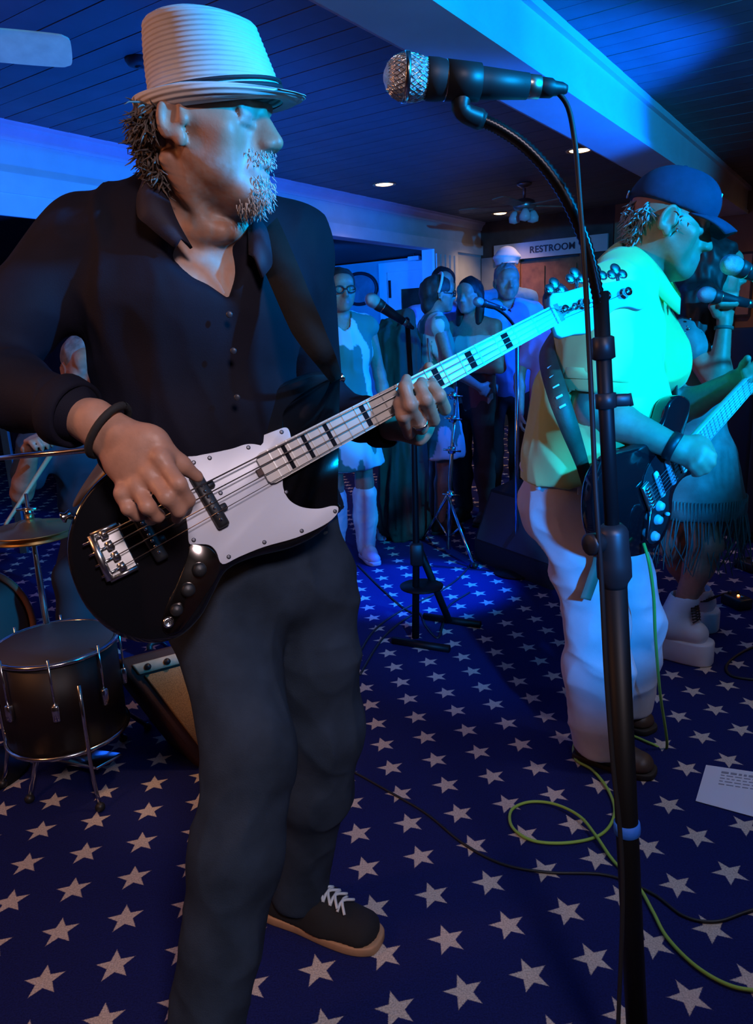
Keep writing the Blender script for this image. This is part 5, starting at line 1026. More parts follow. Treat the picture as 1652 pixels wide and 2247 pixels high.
    for i in range(2):
        h_ = L((0.10 if i == 0 else -0.10), -0.09, 0); h_[2] = 0; so = obj('boot' if boots else 'shoe', box(h_ + f * 0.08 + ZA * 0.05, 0.04, 0.04, 0.02), boots or m_brs, t, False); shoe(h_, h_ + f * 0.25 * U, 0.09 * U, 0.08, so, m_up=boots or m_brs, m_sole=boots or m_ds)
        if boots: S = SDF(np.minimum(an[i], kn[i]) - 0.12, np.maximum(an[i], kn[i]) + 0.12, 0.008); S.cone(an[i] - ZA * 0.02, an[i] + (kn[i] - an[i]) * 0.45, 0.052, 0.068, k=0.02); S.cone(an[i] + (kn[i] - an[i]) * 0.45, an[i] + (kn[i] - an[i]) * 0.82, 0.068, 0.070, k=0.02); V, Q = S.mesh(1); V = folds(V, Q, 0.006, (14, 14, 14), 4); obj('boot_shaft', (V, Q), boots, so)
    if hair: obj('hair', hair_mesh(c, f, hair[0], U * sc), mat('hair_%02d' % int(hair[1][0] * 100), hair[1], 0.6, nscale=40, namt=0.4), t)
    if glasses:
        g = []; q = U * sc
        for x in (-1, 1):
            cc = c + r * x * 0.034 * q + f * 0.102 * q + ZA * 0.006 * q; g.append(tube([cc + r * 0.026 * q * math.cos(a) + ZA * 0.019 * q * math.sin(a) for a in np.linspace(0, 2 * np.pi, 17)], 0.0035, 6, caps=False)); g.append(tube([cc + r * x * 0.026 * q, c + r * x * 0.080 * q + f * 0.0 + ZA * 0.012 * q], 0.003, 6))
        g.append(tube([c - r * 0.009 * q + f * 0.108 * q + ZA * 0.008 * q, c + r * 0.009 * q + f * 0.108 * q + ZA * 0.008 * q], 0.003, 6)); obj('glasses', join(*g), m_blackp, t)
    return t, c, f, r, U
PI = math.pi
figure('woman in dark glasses and a white print dress with tall white boots', 746, 640, 4.05, -PI / 2 + 0.35, (0.60, 0.66, 0.66), None, ('short', (0.03, 0.022, 0.018)), sleeves=0.0, skirt=True, glasses=True, top_print=(0.04, 0.22, 0.17), pr=0.66, boots=m_boot, hem=0.36, arms='down', sc=1.0)
hw_, hc, hff, hr_, hU = figure('woman with white headband and glasses in a green print dress', 962, 648, 4.7, 0.15, (0.05, 0.26, 0.17), None, ('bob', (0.04, 0.03, 0.025)), skin=(0.36, 0.22, 0.16), sleeves=0.0, skirt=True, glasses=True, top_print=(0.62, 0.68, 0.62), pr=0.62, hem=0.42, arms='forward')
obj('headband', tube([hc + hff * (-0.012 + 0.0) * hU + hr_ * 0.092 * hU * math.cos(a) + ZA * (0.045 + 0.095 * math.sin(a)) * hU + hff * 0.03 * math.sin(a) for a in np.linspace(-0.35, PI + 0.35, 25)], 0.009, 8), mat('headband_white', (0.65, 0.68, 0.68), 0.7), hw_)
figure('woman with long black hair and pale strap top being kissed', 1030, 652, 4.85, PI + 0.9, (0.58, 0.55, 0.50), (0.05, 0.03, 0.03), ('long', (0.010, 0.008, 0.008)), skin=(0.38, 0.23, 0.17), sleeves=0.0, top_print=(0.16, 0.05, 0.06), arms='hold', bare=True)
figure('tall man with dark hair in a pale blue shirt behind the headband woman', 972, 628, 5.35, -PI / 2, (0.32, 0.40, 0.70), (0.03, 0.03, 0.04), ('short', (0.012, 0.010, 0.010)), sleeves=0.6, w=1.15)
figure('grey-haired man in a light blue collared shirt before the wooden door', 1112, 622, 5.1, -PI / 2 + 0.1, (0.22, 0.36, 0.62), (0.05, 0.035, 0.03), ('short', (0.20, 0.19, 0.19)), sleeves=0.5, w=1.15)
cw, cc_, cf, cr_, cU = figure('person in a white peaked cap at the back by the wooden door', 1112, 596, 6.3, -PI / 2, (0.03, 0.03, 0.035), (0.03, 0.03, 0.03), None, sleeves=1.0)
S = SDF(cc_ - 0.2, cc_ + 0.25, 0.008); S.ell(cc_ + ZA * 0.112, (0.115, 0.12, 0.035), k=0.02); S.econ(cc_ + ZA * 0.06, cc_ + ZA * 0.10, (0.092, 0.105), (0.10, 0.11), cr_, k=0.02); S.ell(cc_ + cf * 0.12 + ZA * 0.058, (0.06, 0.05, 0.008), k=0.01); S.half(cc_ + ZA * 0.05, (0, 0, -1)); obj('white_cap', S.mesh(1), mat('cap_white', (0.75, 0.75, 0.76), 0.7), cw)
figure('woman in a pink top and green skirt half hidden behind the guitarist', 1222, 668, 4.5, -PI / 2, (0.62, 0.16, 0.36), (0.02, 0.16, 0.08), ('bob', (0.06, 0.04, 0.03)), sleeves=0.3, skirt=False, w=1.0, arms='down')
# ================================================================== MICROPHONES AND STANDS
m_grille = mat('steel_mesh', (0.62, 0.63, 0.66), 0.32, 1.0, bump=1.0, bscale=900); m_mic = mat('mic_body', (0.018, 0.018, 0.022), 0.5)
def microphone(label, ball, tail, sc=1.0, detail=True):
    ball = np.asarray(ball, float); ax = nrm(np.asarray(tail) - ball); t = thing('microphone', label, 'microphone', ball); P = lambda q: [(a * sc, b * sc) for a, b in q]
    bl_ = obj('grille', lathe(ball, ax, P([(-0.0265, 0.0), (-0.0255, 0.006), (-0.0215, 0.0145), (-0.014, 0.0215), (-0.006, 0.025), (0.002, 0.0262), (0.010, 0.0258), (0.020, 0.0235), (0.026, 0.0215)]), 40), m_grille, t)
    if detail:
        obj('grille_band', lathe(ball, ax, P([(-0.003, 0.0258), (-0.003, 0.0275), (0.003, 0.0275), (0.003, 0.0258)]), 40), m_steel, bl_)
        wires = []
        for k in range(26):
            a0 = 2 * math.pi * k / 26
            for sgn in (-1, 1):
                pts = []
                for h_, r_ in ((-0.022, 0.0140), (-0.014, 0.0217), (-0.006, 0.0252), (0.004, 0.0263), (0.014, 0.0252), (0.025, 0.022)):
                    a = a0 + sgn * h_ * 28; e1, e2 = frame_of(ax); pts.append(ball + ax * h_ * sc + (e1 * math.cos(a) + e2 * math.sin(a)) * r_ * sc)
                wires.append(tube(pts, 0.0006 * sc, 4, 0))
        wo = obj('mesh_wires', join(*wires), m_steel, bl_); wo['kind'] = 'stuff'
    obj('handle', lathe(ball, ax, P([(0.024, 0.0215), (0.026, 0.0235), (0.038, 0.0235), (0.050, 0.0215), (0.060, 0.0195), (0.100, 0.0175), (0.150, 0.0145), (0.151, 0.0)]), 32), m_mic, t)
    obj('switch_ring', lathe(ball, ax, P([(0.048, 0.0222), (0.050, 0.0225), (0.052, 0.022)]), 32), m_steel, t)
    obj('connector', lathe(ball, ax, P([(0.148, 0.0125), (0.150, 0.0135), (0.165, 0.0132), (0.166, 0.010)]), 24), mat('brushed_nickel', (0.72, 0.62, 0.52), 0.3, 1.0), t)
    obj('cable_boot', lathe(ball, ax, P([(0.165, 0.0105), (0.167, 0.0115), (0.180, 0.0110), (0.184, 0.0085), (0.194, 0.0075), (0.200, 0.005), (0.201, 0.0)]), 20), m_mic, t)
    return t, ax
MB_, MT_ = W(889, 170, 0.965), W(1215, 194, 0.985)
mc, max_ = microphone('large silver-headed vocal microphone on the gooseneck stand', MB_, MT_)
fs = thing('microphone_stand', 'black gooseneck microphone stand with blue tape in the foreground', 'microphone stand', (0, 0, 0))
P1, P2 = W(1322, 740, 0.97), W(1397, 2247, 0.93); pd = nrm(P2 - P1); foot = P1 + pd * ((0.03 - P1[2]) / pd[2]); PT = lambda py: P1 + pd * ((lambda lo, hi: lo)(0, 0) if False else _pt(py))
def _pt(py):
    lo, hi = -0.3, 1.4
    for _ in range(40):
        m = (lo + hi) / 2; q = RW.T @ (P1 + pd * m - np.array([0, 0, CAMH])); y = 1123.5 + FPX * q[1] / q[2]
        if y < py: lo = m
        else: hi = m
    return lo
fs.location = (float(foot[0]), float(foot[1]), 0.0)
obj('base', lathe(np.array([foot[0], foot[1], 0.0]), ZA, [(0, 0.128), (0.006, 0.13), (0.014, 0.126), (0.022, 0.10), (0.030, 0.035), (0.040, 0.022), (0.042, 0.0)], 40), m_blackm, fs)
obj('lower_tube', cyl(PT(1225), foot, 0.0165, 0.0165, 24), m_blackm, fs); obj('upper_tube', cyl(PT(640), PT(1240), 0.0100, 0.0100, 20), m_blackm, fs)
obj('clutch', lathe(PT(1150), pd, [(0, 0.013), (0.006, 0.019), (0.012, 0.0215), (0.035, 0.0215), (0.055, 0.0235), (0.075, 0.0235), (0.085, 0.0175), (0.09, 0.0166)], 28), m_blackp, fs)
kb = PT(1185); kd = nrm([-1, -0.5, 0.02]); obj('clutch_knob', lathe(kb + kd * 0.012, kd, [(0, 0.008), (0.010, 0.008), (0.012, 0.014), (0.030, 0.0155), (0.032, 0.012), (0.033, 0)], 14), m_blackp, fs)
obj('collar_ring', lathe(PT(738), pd, [(0, 0.011), (0.002, 0.0145), (0.028, 0.0150), (0.030, 0.011)], 20), m_blackp, fs)
cb = PT(862); obj('cable_clip', join(lathe(cb, pd, [(0, 0.0105), (0.001, 0.0135), (0.020, 0.0135), (0.021, 0.0105)], 20), bbox(cb + np.array([0.021, -0.004, -0.010]), 0.022, 0.012, 0.016, None, 0.003), tube([cb + np.array([0.030, -0.004, -0.002]), cb + np.array([0.034, -0.004, -0.018])], 0.003, 8)), m_blackp, fs)
obj('tape_wrap', lathe(PT(1803), pd, [(0, 0.0168), (0.001, 0.0190), (0.010, 0.0196), (0.018, 0.0190), (0.020, 0.0168)], 28), mat('blue_tape', (0.02, 0.16, 0.72), 0.7, bump=0.4, bscale=120), fs)
gn = [W(1052, 262, 0.985), W(1095, 282, 0.985), W(1150, 320, 0.982), W(1205, 378, 0.978), W(1250, 450, 0.975), W(1285, 535, 0.972), W(1306, 620, 0.970), PT(700), PT(745)]
gp_, gr_ = smooth_path(gn, 14, [0.0078] * 9); gr_ = np.array([0.0078 + 0.0007 * (1 if i % 2 else -1) for i in range(len(gp_))]); obj('gooseneck', tube(gp_, gr_, 14), mat('gooseneck_metal', (0.05, 0.05, 0.055), 0.28, 0.9), fs)
obj('gooseneck_sleeve', cyl(gp_[0] - (gp_[4] - gp_[0]) * 0.3, gp_[5], 0.0115, 0.0095, 18), m_blackp, fs)
cpos = MB_ + max_ * 0.068
clp = obj('clip', lathe(cpos, max_, [(-0.020, 0.0200), (-0.019, 0.0228), (0.022, 0.0212), (0.023, 0.0188)], 28), m_blackp, fs)
obj('clip_hinge', join(sphere(cpos - ZA * 0.030, 0.010), tube([cpos - ZA * 0.018, cpos - ZA * 0.032, gp_[0]], [0.012, 0.011, 0.0125], 14, 4)), m_blackp, clp)
cpts = [MT_, W(1246, 235, 0.985), W(1262, 320, 0.975), W(1271, 430, 0.955), W(1281, 560, 0.945), W(1290, 720, 0.942), W(1298, 880, 0.94), W(1305, 1040, 0.938), W(1313, 1170, 0.932), W(1320, 1280, 0.932), W(1330, 1480, 0.928), W(1345, 1680, 0.92), W(1360, 1822, 0.915), W(1366, 1960, 0.91), W(1362, 2110, 0.905), W(1356, 2260, 0.90), G(1352, 2500, 0.004), G(1420, 2640, 0.004)]
tag(obj('microphone_cable', tube(cpts, 0.0034, 8, 6), mat('cable_black', (0.016, 0.016, 0.018), 0.5)), 'thin black microphone cable hanging down the foreground stand', 'cable'); m_cable = MATS['cable_black']
# stand in the middle with a microphone
ms = thing('microphone_stand', 'dark boom microphone stand with bar feet in the middle of the floor', 'microphone stand', G(912, 1408))
b0 = G(912, 1408); tp = W(893, 700, 2.90); obj('tube', tube([b0 + ZA * 0.02, W(913, 1200, 2.88), W(908, 950, 2.89), tp], [0.016, 0.014, 0.011, 0.010], 14), m_blackm, ms)
obj('foot_bar', tube([G(862, 1405, 0.016), G(986, 1424, 0.016)], 0.016, 12), m_blackm, ms); obj('foot_bar', tube([G(930, 1352, 0.016), G(1054, 1371, 0.016)], 0.016, 12), m_blackm, ms)
obj('leg_brace', tube([W(920, 1205, 2.9), G(985, 1362, 0.02)], 0.016, 12), m_blackm, ms); obj('hinge_block', bbox(W(914, 1215, 2.885), 0.055, 0.05, 0.10, None, 0.01), m_blackp, ms)
obj('boom', tube([tp, W(884, 702, 2.86), W(868, 694, 2.84), W(858, 690, 2.82)], 0.008, 10, 4), m_blackm, ms)
obj('tray', lathe(W(925, 1290, 2.9), ZA, [(0, 0.03), (0.004, 0.09), (0.010, 0.092), (0.012, 0.02)], 24), m_blackm, ms)
microphone('silver-headed microphone in front of the woman with glasses', W(815, 658, 2.80), W(862, 690, 2.83), 1.0, False)
m2 = thing('microphone_stand', 'slim stand with curved arm before the man in light blue', 'microphone stand', W(1134, 1000, 3.75) * np.array([1, 1, 0]))
mb_ = W(1134, 1000, 3.75) * np.array([1, 1, 0]); obj('tube', tube([mb_ + ZA * 0.02, np.array([mb_[0], mb_[1], W(1132, 735, 3.75)[2]])], 0.011, 10), m_steel, m2); obj('boom', tube([W(1133, 740, 3.75), W(1128, 715, 3.75), W(1105, 688, 3.72), W(1075, 670, 3.7)], 0.008, 10, 5), m_blackm, m2); obj('base', lathe(mb_, ZA, [(0, 0.12), (0.01, 0.12), (0.025, 0.02)], 24), m_blackm, m2)
microphone('dark microphone on the curved arm beside the kissed woman', W(1048, 662, 3.66), W(1076, 670, 3.7), 0.9, False)
ts = thing('chrome_stand', 'chrome tripod stand with wing nuts beside the black floor monitor', 'stand', G(985, 1215)); c0 = G(985, 1215)
top = np.array([c0[0] + 0.06, c0[1], 0.98]); obj('tube', tube([c0 + ZA * 0.03, c0 + np.array([0.015, 0, 0.45]), top], [0.014, 0.012, 0.010], 12), m_steel, ts)
for (px, py) in ((925, 1182), (1042, 1244), (1000, 1160)): e = G(px, py, 0.01); lg = obj('leg', tube([c0 + ZA * 0.36, c0 * 0.5 + e * 0.5 + ZA * 0.17, e], [0.009, 0.009, 0.010], 10), m_steel, ts); obj('rubber_foot', sphere(e + ZA * 0.008, 0.018), m_blackp, lg); obj('strut', tube([c0 + ZA * 0.10, c0 * 0.55 + e * 0.45 + ZA * 0.19], 0.006, 8), m_steel, lg)
for z in (0.36, 0.62, 0.80, 0.93): obj('clamp', join(lathe(c0 + np.array([0.045 * z, 0, z - 0.02]), ZA, [(0, 0.012), (0.004, 0.022), (0.04, 0.022), (0.044, 0.012)], 14), tube([c0 + np.array([0.045 * z - 0.05, -0.02, z + 0.01]), c0 + np.array([0.045 * z + 0.05, -0.02, z - 0.005])], 0.006, 8)), m_steel, ts)
gm = thing('microphone_stand', 'boom stand holding the guitarist vocal microphone at the right edge', 'microphone stand', (1.55, 2.05, 0))
obj('tube', tube([(1.55, 2.05, 0.02), (1.55, 2.05, 1.36)], 0.010, 12), m_blackm, gm); obj('base', lathe((1.55, 2.05, 0), ZA, [(0, 0.13), (0.012, 0.13), (0.03, 0.02)], 30), m_blackm, gm); obj('boom', tube([(1.60, 2.05, 1.34), W(1690, 640, 2.03), W(1655, 612, 2.0)], 0.008, 10), m_steel, gm)
microphone('pale-lit microphone by the face of the man in the navy cap', W(1602, 580, 1.99), W(1665, 606, 2.01), 1.0, False)
microphone('dark microphone held in the singer\'s raised fist', W(1548, 646, 2.50), W(1652, 668, 2.51), 1.0, False)
# ================================================================== FLOOR MONITOR, AMPLIFIER, DRAPE
fm = thing('floor_monitor', 'black wedge floor monitor speaker behind the guitarist', 'speaker', G(1120, 1270)); a0, a1 = G(1040, 1228), G(1212, 1296); ex = nrm(a1 - a0); ey = nrm(np.cross(ZA, ex)); wdt = np.linalg.norm(a1 - a0)
prof = [(0, 0.0), (0.42, 0.0), (0.42, 0.30), (0.30, 0.44), (0.12, 0.40), (0.0, 0.12)]
m_tolex = mat('black_tolex', (0.010, 0.010, 0.012), 0.75, bump=0.4, bscale=300)
obj('cabinet', prism([a0 + ey * y + ZA * z for y, z in prof], -ex, wdt, 0.012), m_tolex, fm, False)
gr = [a0 + ex * 0.03 + ey * 0.005 + ZA * 0.13, a1 - ex * 0.03 + ey * 0.005 + ZA * 0.13, a1 - ex * 0.03 + ey * 0.115 + ZA * 0.385, a0 + ex * 0.03 + ey * 0.115 + ZA * 0.385]; gn_ = nrm(np.cross(gr[1] - gr[0], gr[3] - gr[0])); gn_ = gn_ if gn_[1] < 0 else -gn_
obj('grille', prism([p + gn_ * 0.012 for p in gr], gn_, 0.014, 0.003), mat('grille_cloth', (0.05, 0.05, 0.058), 0.8, bump=0.8, bscale=500), fm, False)
am = thing('bass_amplifier', 'tilted brown combo amplifier with tan grille cloth behind the bassist', 'amplifier', G(445, 1672))
BLc = G(447, 1668, 0.03); TLc = onplane(284, 1458, W(284, 1458, 2.06), np.array([0, 1.0, 0])); edge = nrm(G(640, 1602, 0.03) - BLc); up_ = TLc - BLc; nface = nrm(np.cross(edge, up_)); nface = nface if np.dot(nface, np.array([0, 0, CAMH]) - BLc) > 0 else -nface
AW = 0.40; hgt = np.linalg.norm(up_); upn = up_ / hgt
def ap(x, y, l=0.0): return BLc + edge * x + upn * y + nface * l
bk = -nface
obj('cabinet', bbox(ap(AW / 2, hgt / 2, -0.115), AW + 0.05, hgt + 0.05, 0.22, (edge, upn, nface), 0.012), mat('brown_tolex', (0.045, 0.016, 0.012), 0.7, bump=0.4, bscale=300), am)
obj('grille', bbox(ap(AW / 2, hgt * 0.47, 0.0), AW - 0.03, hgt * 0.80, 0.012, (edge, upn, nface), 0.003), mat('tan_grille_cloth', (0.34, 0.22, 0.10), 0.85, nscale=300, namt=0.35, bump=0.8, bscale=500), am)
obj('control_panel', bbox(ap(AW / 2, hgt * 0.94, 0.0), AW - 0.01, hgt * 0.10, 0.016, (edge, upn, nface), 0.003), mat('cream_panel', (0.52, 0.40, 0.25), 0.6, nscale=40, namt=0.1), am)
obj('bottom_trim', bbox(ap(AW / 2, hgt * 0.035, 0.0), AW - 0.01, hgt * 0.07, 0.016, (edge, upn, nface), 0.003), MATS['cream_panel'], am)
for k in range(6): obj('knob', lathe(ap(0.04 + 0.06 * k, hgt * 0.94, 0.008), nface, [(0, 0.011), (0.012, 0.009), (0.013, 0.0)], 14), m_blackp, am)
hd = obj('handle', tube([ap(0.10, hgt + 0.03, -0.10), ap(0.13, hgt + 0.055, -0.10), ap(0.27, hgt + 0.055, -0.10), ap(0.30, hgt + 0.03, -0.10)], 0.010, 8, 4), m_blackp, am)
for x in (0.05, AW - 0.05): obj('tilt_leg', tube([ap(x, hgt * 0.7, -0.23), np.array([*(ap(x, hgt * 0.7, -0.32)[:2]), 0.01])], 0.010, 8), m_steel, am)
dc = thing('draped_cover', 'tall dark brown draped cover standing between the two groups of women', 'cover', G(880, 1150)); c0 = W(874, 760, 4.5); c0[2] = 0
S = SDF(c0 - np.array([0.4, 0.3, 0.02]), c0 + np.array([0.4, 0.3, 1.6]), 0.01); S.econ(c0 + ZA * 0.12, c0 + ZA * 1.25, (0.165, 0.13), (0.135, 0.10), (1, 0, 0), k=0.03); S.econ(c0 + ZA * 1.25, c0 + np.array([0.05, 0, 1.36]), (0.135, 0.10), (0.06, 0.05), (1, 0, 0), k=0.03); S.half(c0 + ZA * 0.015, (0, 0, -1)); V, Q = S.mesh(1); V = folds(V, Q, 0.05, (11, 11, 0.8), 3.3); obj('cloth', (V, Q), mat('brown_drape', (0.080, 0.045, 0.030), 0.9, nscale=10, namt=0.2), dc)
obj('ties', tube([c0 + np.array([0.17, -0.1, 1.25]), c0 + np.array([0.19, -0.13, 0.9]), c0 + np.array([0.19, -0.12, 0.7])], 0.006, 6, 3), MATS['tan_strap'], dc)
up_c = RM(3.3, -3.2, 0.0); ul = thing('added_uplight', 'small black uplight added unseen on the floor behind the bassist', 'added light', up_c); ud = nrm(np.array([-2.2, 5.4, 2.3]) - np.array([-0.749, 4.536, 0.24]))  # unseen fixture, added to go with the wall wash spot
obj('can', lathe(up_c + ZA * 0.16 - ud * 0.12, ud, [(0, 0.0), (0.0, 0.05), (0.05, 0.085), (0.18, 0.09), (0.18, 0.08), (0.12, 0.075)], 28), m_blackp, ul); obj('yoke', tube([up_c + np.array([-0.10, 0, 0.16]), up_c + np.array([-0.10, 0, 0.02]), up_c + np.array([0.10, 0, 0.02]), up_c + np.array([0.10, 0, 0.16])], 0.008, 8), m_blackm, ul)
sp_ = W(1690, 900, 4.3); spk = thing('loudspeaker', 'black loudspeaker cabinet at the right edge behind the singer', 'speaker', (sp_[0], sp_[1], 0)); sc_ = np.array([sp_[0], sp_[1], 0.0])
obj('cabinet', bbox(sc_ + ZA * 0.62, 0.46, 0.42, 1.22, None, 0.015), m_tolex, spk); obj('grille', bbox(sc_ + np.array([0, -0.212, 0.60]), 0.42, 0.012, 1.06, None, 0.004), MATS['grille_cloth'], spk)
for z in (0.36, 0.86): obj('cone', lathe(sc_ + np.array([0, -0.219, z]), (0, -1, 0), [(0, 0.17), (0.004, 0.165), (-0.01, 0.06), (-0.004, 0.0)], 32), m_blackp, spk)
# ================================================================== DRUM KIT AND DRUMMER
m_shell = mat('drum_shell', (0.012, 0.006, 0.005), 0.5); m_headw = mat('drum_head', (0.07, 0.06, 0.055), 0.5); m_brassc = mat('cymbal_bronze', (0.75, 0.50, 0.20), 0.42, 1.0)
dk = thing('floor_tom', 'dark floor tom drum with chrome hoops left of the amplifier', 'drum', G(120, 1640)); tc_ = W(120, 1402, 2.0); tc0 = np.array([tc_[0], tc_[1], 0.0]); zt = tc_[2]
sh = obj('shell', lathe(tc0 + ZA * (zt - 0.30), ZA, [(0, 0.165), (0.0, 0.168), (0.29, 0.168), (0.29, 0.165)], 48), m_shell, dk); obj('drum_head', lathe(tc0 + ZA * (zt - 0.012), ZA, [(0, 0.166), (0.006, 0.160), (0.006, 0)], 48), m_headw, dk)
for z in (zt - 0.012, zt - 0.29): obj('hoop', tube([tc0 + np.array([0.172 * math.cos(a), 0.172 * math.sin(a), z]) for a in np.linspace(0, 2 * PI, 41)], 0.007, 8, caps=False), m_steel, dk)
for k in range(8): a = k * PI / 4 + 0.3; d = np.array([math.cos(a), math.sin(a), 0]); lu = obj('lug', bbox(tc0 + d * 0.176 + ZA * (zt - 0.15), 0.018, 0.02, 0.05, (d, np.cross(ZA, d), ZA), 0.004), m_steel, dk); obj('tension_rod', cyl(tc0 + d * 0.178 + ZA * (zt - 0.15), tc0 + d * 0.178 + ZA * (zt + 0.01), 0.0035, seg=8), m_steel, lu)
for k in range(3): a = k * 2 * PI / 3 - 0.9; d = np.array([math.cos(a), math.sin(a), 0]); p0 = tc0 + d * 0.185; lg = obj('leg', tube([p0 + ZA * (zt - 0.08), p0 + ZA * 0.12, p0 + d * 0.03 + ZA * 0.02], 0.006, 8, 2), m_steel, dk); obj('rubber_foot', sphere(p0 + d * 0.03 + ZA * 0.015, 0.014), m_blackp, lg)
hh = thing('hi_hat_stand', 'chrome hi-hat stand with bronze cymbals at the left edge', 'cymbal stand', G(95, 1600)); hc0 = W(70, 1168, 2.15); hb = np.array([hc0[0], hc0[1], 0])
obj('tube', tube([hb + ZA * 0.04, hb + ZA * 0.55, np.array([hb[0], hb[1], hc0[2] + 0.12])], [0.012, 0.010, 0.005], 12), m_steel, hh)
for s in (-1, 1): obj('cymbal', lathe(hc0 + ZA * s * 0.008, ZA * s, [(0.0, 0.13), (0.004, 0.125), (0.012, 0.05), (0.028, 0.035), (0.034, 0.01), (0.034, 0.0)], 40), m_brassc, hh)
obj('clutch', lathe(hc0 + ZA * 0.045, ZA, [(0, 0.014), (0.03, 0.014), (0.032, 0.006)], 14), m_steel, hh); obj('wing_nut', tube([hc0 + np.array([-0.03, -0.01, 0.075]), hc0 + np.array([0.03, -0.01, 0.075])], 0.005, 8), m_steel, hh)
for k in range(3): a = k * 2 * PI / 3 + 0.5; d = np.array([math.cos(a), math.sin(a), 0]); obj('leg', tube([hb + ZA * 0.32, hb + d * 0.26 + ZA * 0.012], 0.008, 8), m_steel, hh); obj('rubber_foot', sphere(hb + d * 0.26 + ZA * 0.012, 0.014), m_blackp, hh)
pdl = obj('foot_pedal', bbox(hb + np.array([0.12, -0.12, 0.05]), 0.24, 0.09, 0.012, (nrm([0.8, -0.6, 0.25]), nrm([0.6, 0.8, 0]), nrm(np.cross([0.8, -0.6, 0.25], [0.6, 0.8, 0]))), 0.004), m_steel, hh)
bdm = thing('bass_drum', 'large bass drum with pale hoop at the far left edge', 'drum', (W(-150, 1420, 2.5)[0], 2.5, 0)); c0 = np.array([W(-150, 1420, 2.5)[0], 2.5, 0.29]); bx_ = nrm([0.8, -0.6, 0])
obj('shell', lathe(c0 - bx_ * 0.2, bx_, [(0, 0.26), (0, 0.275), (0.40, 0.275), (0.40, 0.26)], 56), m_shell, bdm); obj('drum_head', lathe(c0 + bx_ * 0.195, bx_, [(0, 0.268), (0.008, 0.262), (0.008, 0)], 56), m_headw, bdm); e1, e2 = frame_of(bx_); obj('hoop', tube([c0 + bx_ * 0.205 + (e1 * math.cos(a) + e2 * math.sin(a)) * 0.282 for a in np.linspace(0, 2 * PI, 57)], 0.012, 8, caps=False), mat('wood_hoop', (0.25, 0.11, 0.06), 0.5), bdm)
for s in (-1, 1): obj('spur', tube([c0 + bx_ * 0.1 + e2 * s * 0.27, c0 + bx_ * 0.22 + e2 * s * 0.36 - ZA * 0.275], 0.008, 8), m_steel, bdm)
rc = W(250, 976, 1.72); ride = thing('crash_cymbal', 'tilted bronze cymbal on a stand behind the bass body', 'cymbal', (-1.28, 2.05, 0)); rb_ = np.array([-1.28, 2.05, 0.0]); obj('tube', tube([rb_ + ZA * 0.02, rb_ + ZA * 1.0], 0.009, 10), m_steel, ride); obj('boom_arm', tube([rb_ + np.array([-0.05, 0.05, 0.98]), rc - nrm([-0.70, -0.26, 0.70]) * 0.01], 0.007, 10), m_steel, ride); obj('cymbal', lathe(rc, nrm([-0.70, -0.26, 0.70]), [(-0.012, 0.172), (-0.005, 0.10), (0.0, 0.05), (0.02, 0.035), (0.026, 0.0)], 48), m_brassc, ride); obj('base', lathe(rb_, ZA, [(0, 0.14), (0.012, 0.14), (0.03, 0.02)], 24), m_blackm, ride)
drm = thing('person', 'seated grey-haired drummer in a dark shirt glimpsed behind the bassist arm', 'person', (W(190, 810, 2.95)[0], 2.97, 0)); DH = W(190, 812, 2.9); df = nrm([0.55, -0.83, -0.1])
Z = lambda x, y, z: DH + nrm(np.cross(df, ZA)) * x + nrm([df[0], df[1], 0]) * y + ZA * z
D_ = dict(nb=Z(0, -0.03, -0.16), ch=Z(0, -0.03, -0.34), wa=Z(0, -0.05, -0.52), pe=Z(0, -0.07, -0.66), sr=Z(0.18, -0.03, -0.20), sl=Z(-0.18, -0.03, -0.20)); drw = W(66, 1000, 2.62); dre = Z(0.30, 0.02, -0.44); dle, dlw = Z(-0.26, 0.05, -0.45), Z(-0.10, 0.27, -0.42)
dkn = [Z(0.22, 0.38, -0.70), Z(-0.20, 0.40, -0.70)]; dan = [np.array([*Z(0.24, 0.40, 0)[:2], 0.09]), np.array([*Z(-0.22, 0.44, 0)[:2], 0.09])]
S = SDF(DH - np.array([0.65, 0.75, 1.2]), DH + np.array([0.55, 0.4, 0.2]), 0.0078); head(S, DH, df, ZA, 1.0, brow=(0.4, 0.38, 0.36)); S.econ(DH + ZA * -0.05, D_['nb'], (0.054, 0.056), (0.06, 0.06), df, k=0.02); torso(S, D_, -0.01); arm(S, D_['sr'], dre, drw, (0.045, 0.038, 0.028)); arm(S, D_['sl'], dle, dlw, (0.045, 0.038, 0.028))
hand(S, drw, nrm(drw - dre), (0, 0.2, -1), (1, 0, 0), 1.05, (0.9, 1.0, 0.7)); hand(S, dlw, nrm(dlw - dle), (0, 0, -1), (-1, 0, 0), 1.0, (0.9, 1.0, 0.7)); V, Q = S.mesh(1); obj('body', (V, Q), m_skin, drm, cols=S.colors(V, SKIN, 0.008))
S = SDF(DH - np.array([0.65, 0.75, 1.2]), DH + np.array([0.55, 0.4, 0.2]), 0.009); torso(S, D_, 0.012); S.cone(D_['sr'], D_['sr'] + (dre - D_['sr']) * 0.7, 0.07, 0.068, k=0.03); S.cone(D_['sl'], D_['sl'] + (dle - D_['sl']) * 0.7, 0.07, 0.068, k=0.03); S.econ(D_['nb'] + ZA * 0.1, D_['nb'] + nrm([df[0], df[1], 0]) * 0.05 - ZA * 0.05, (0.066, 0.066), (0.05, 0.05), (1, 0, 0), k=0.006, mode='sub'); V, Q = S.mesh(1); V = folds(V, Q, 0.012, (8, 8, 4), 2); obj('shirt', (V, Q), mat('drummer_shirt', (0.02, 0.035, 0.06), 0.8, nscale=9), drm)
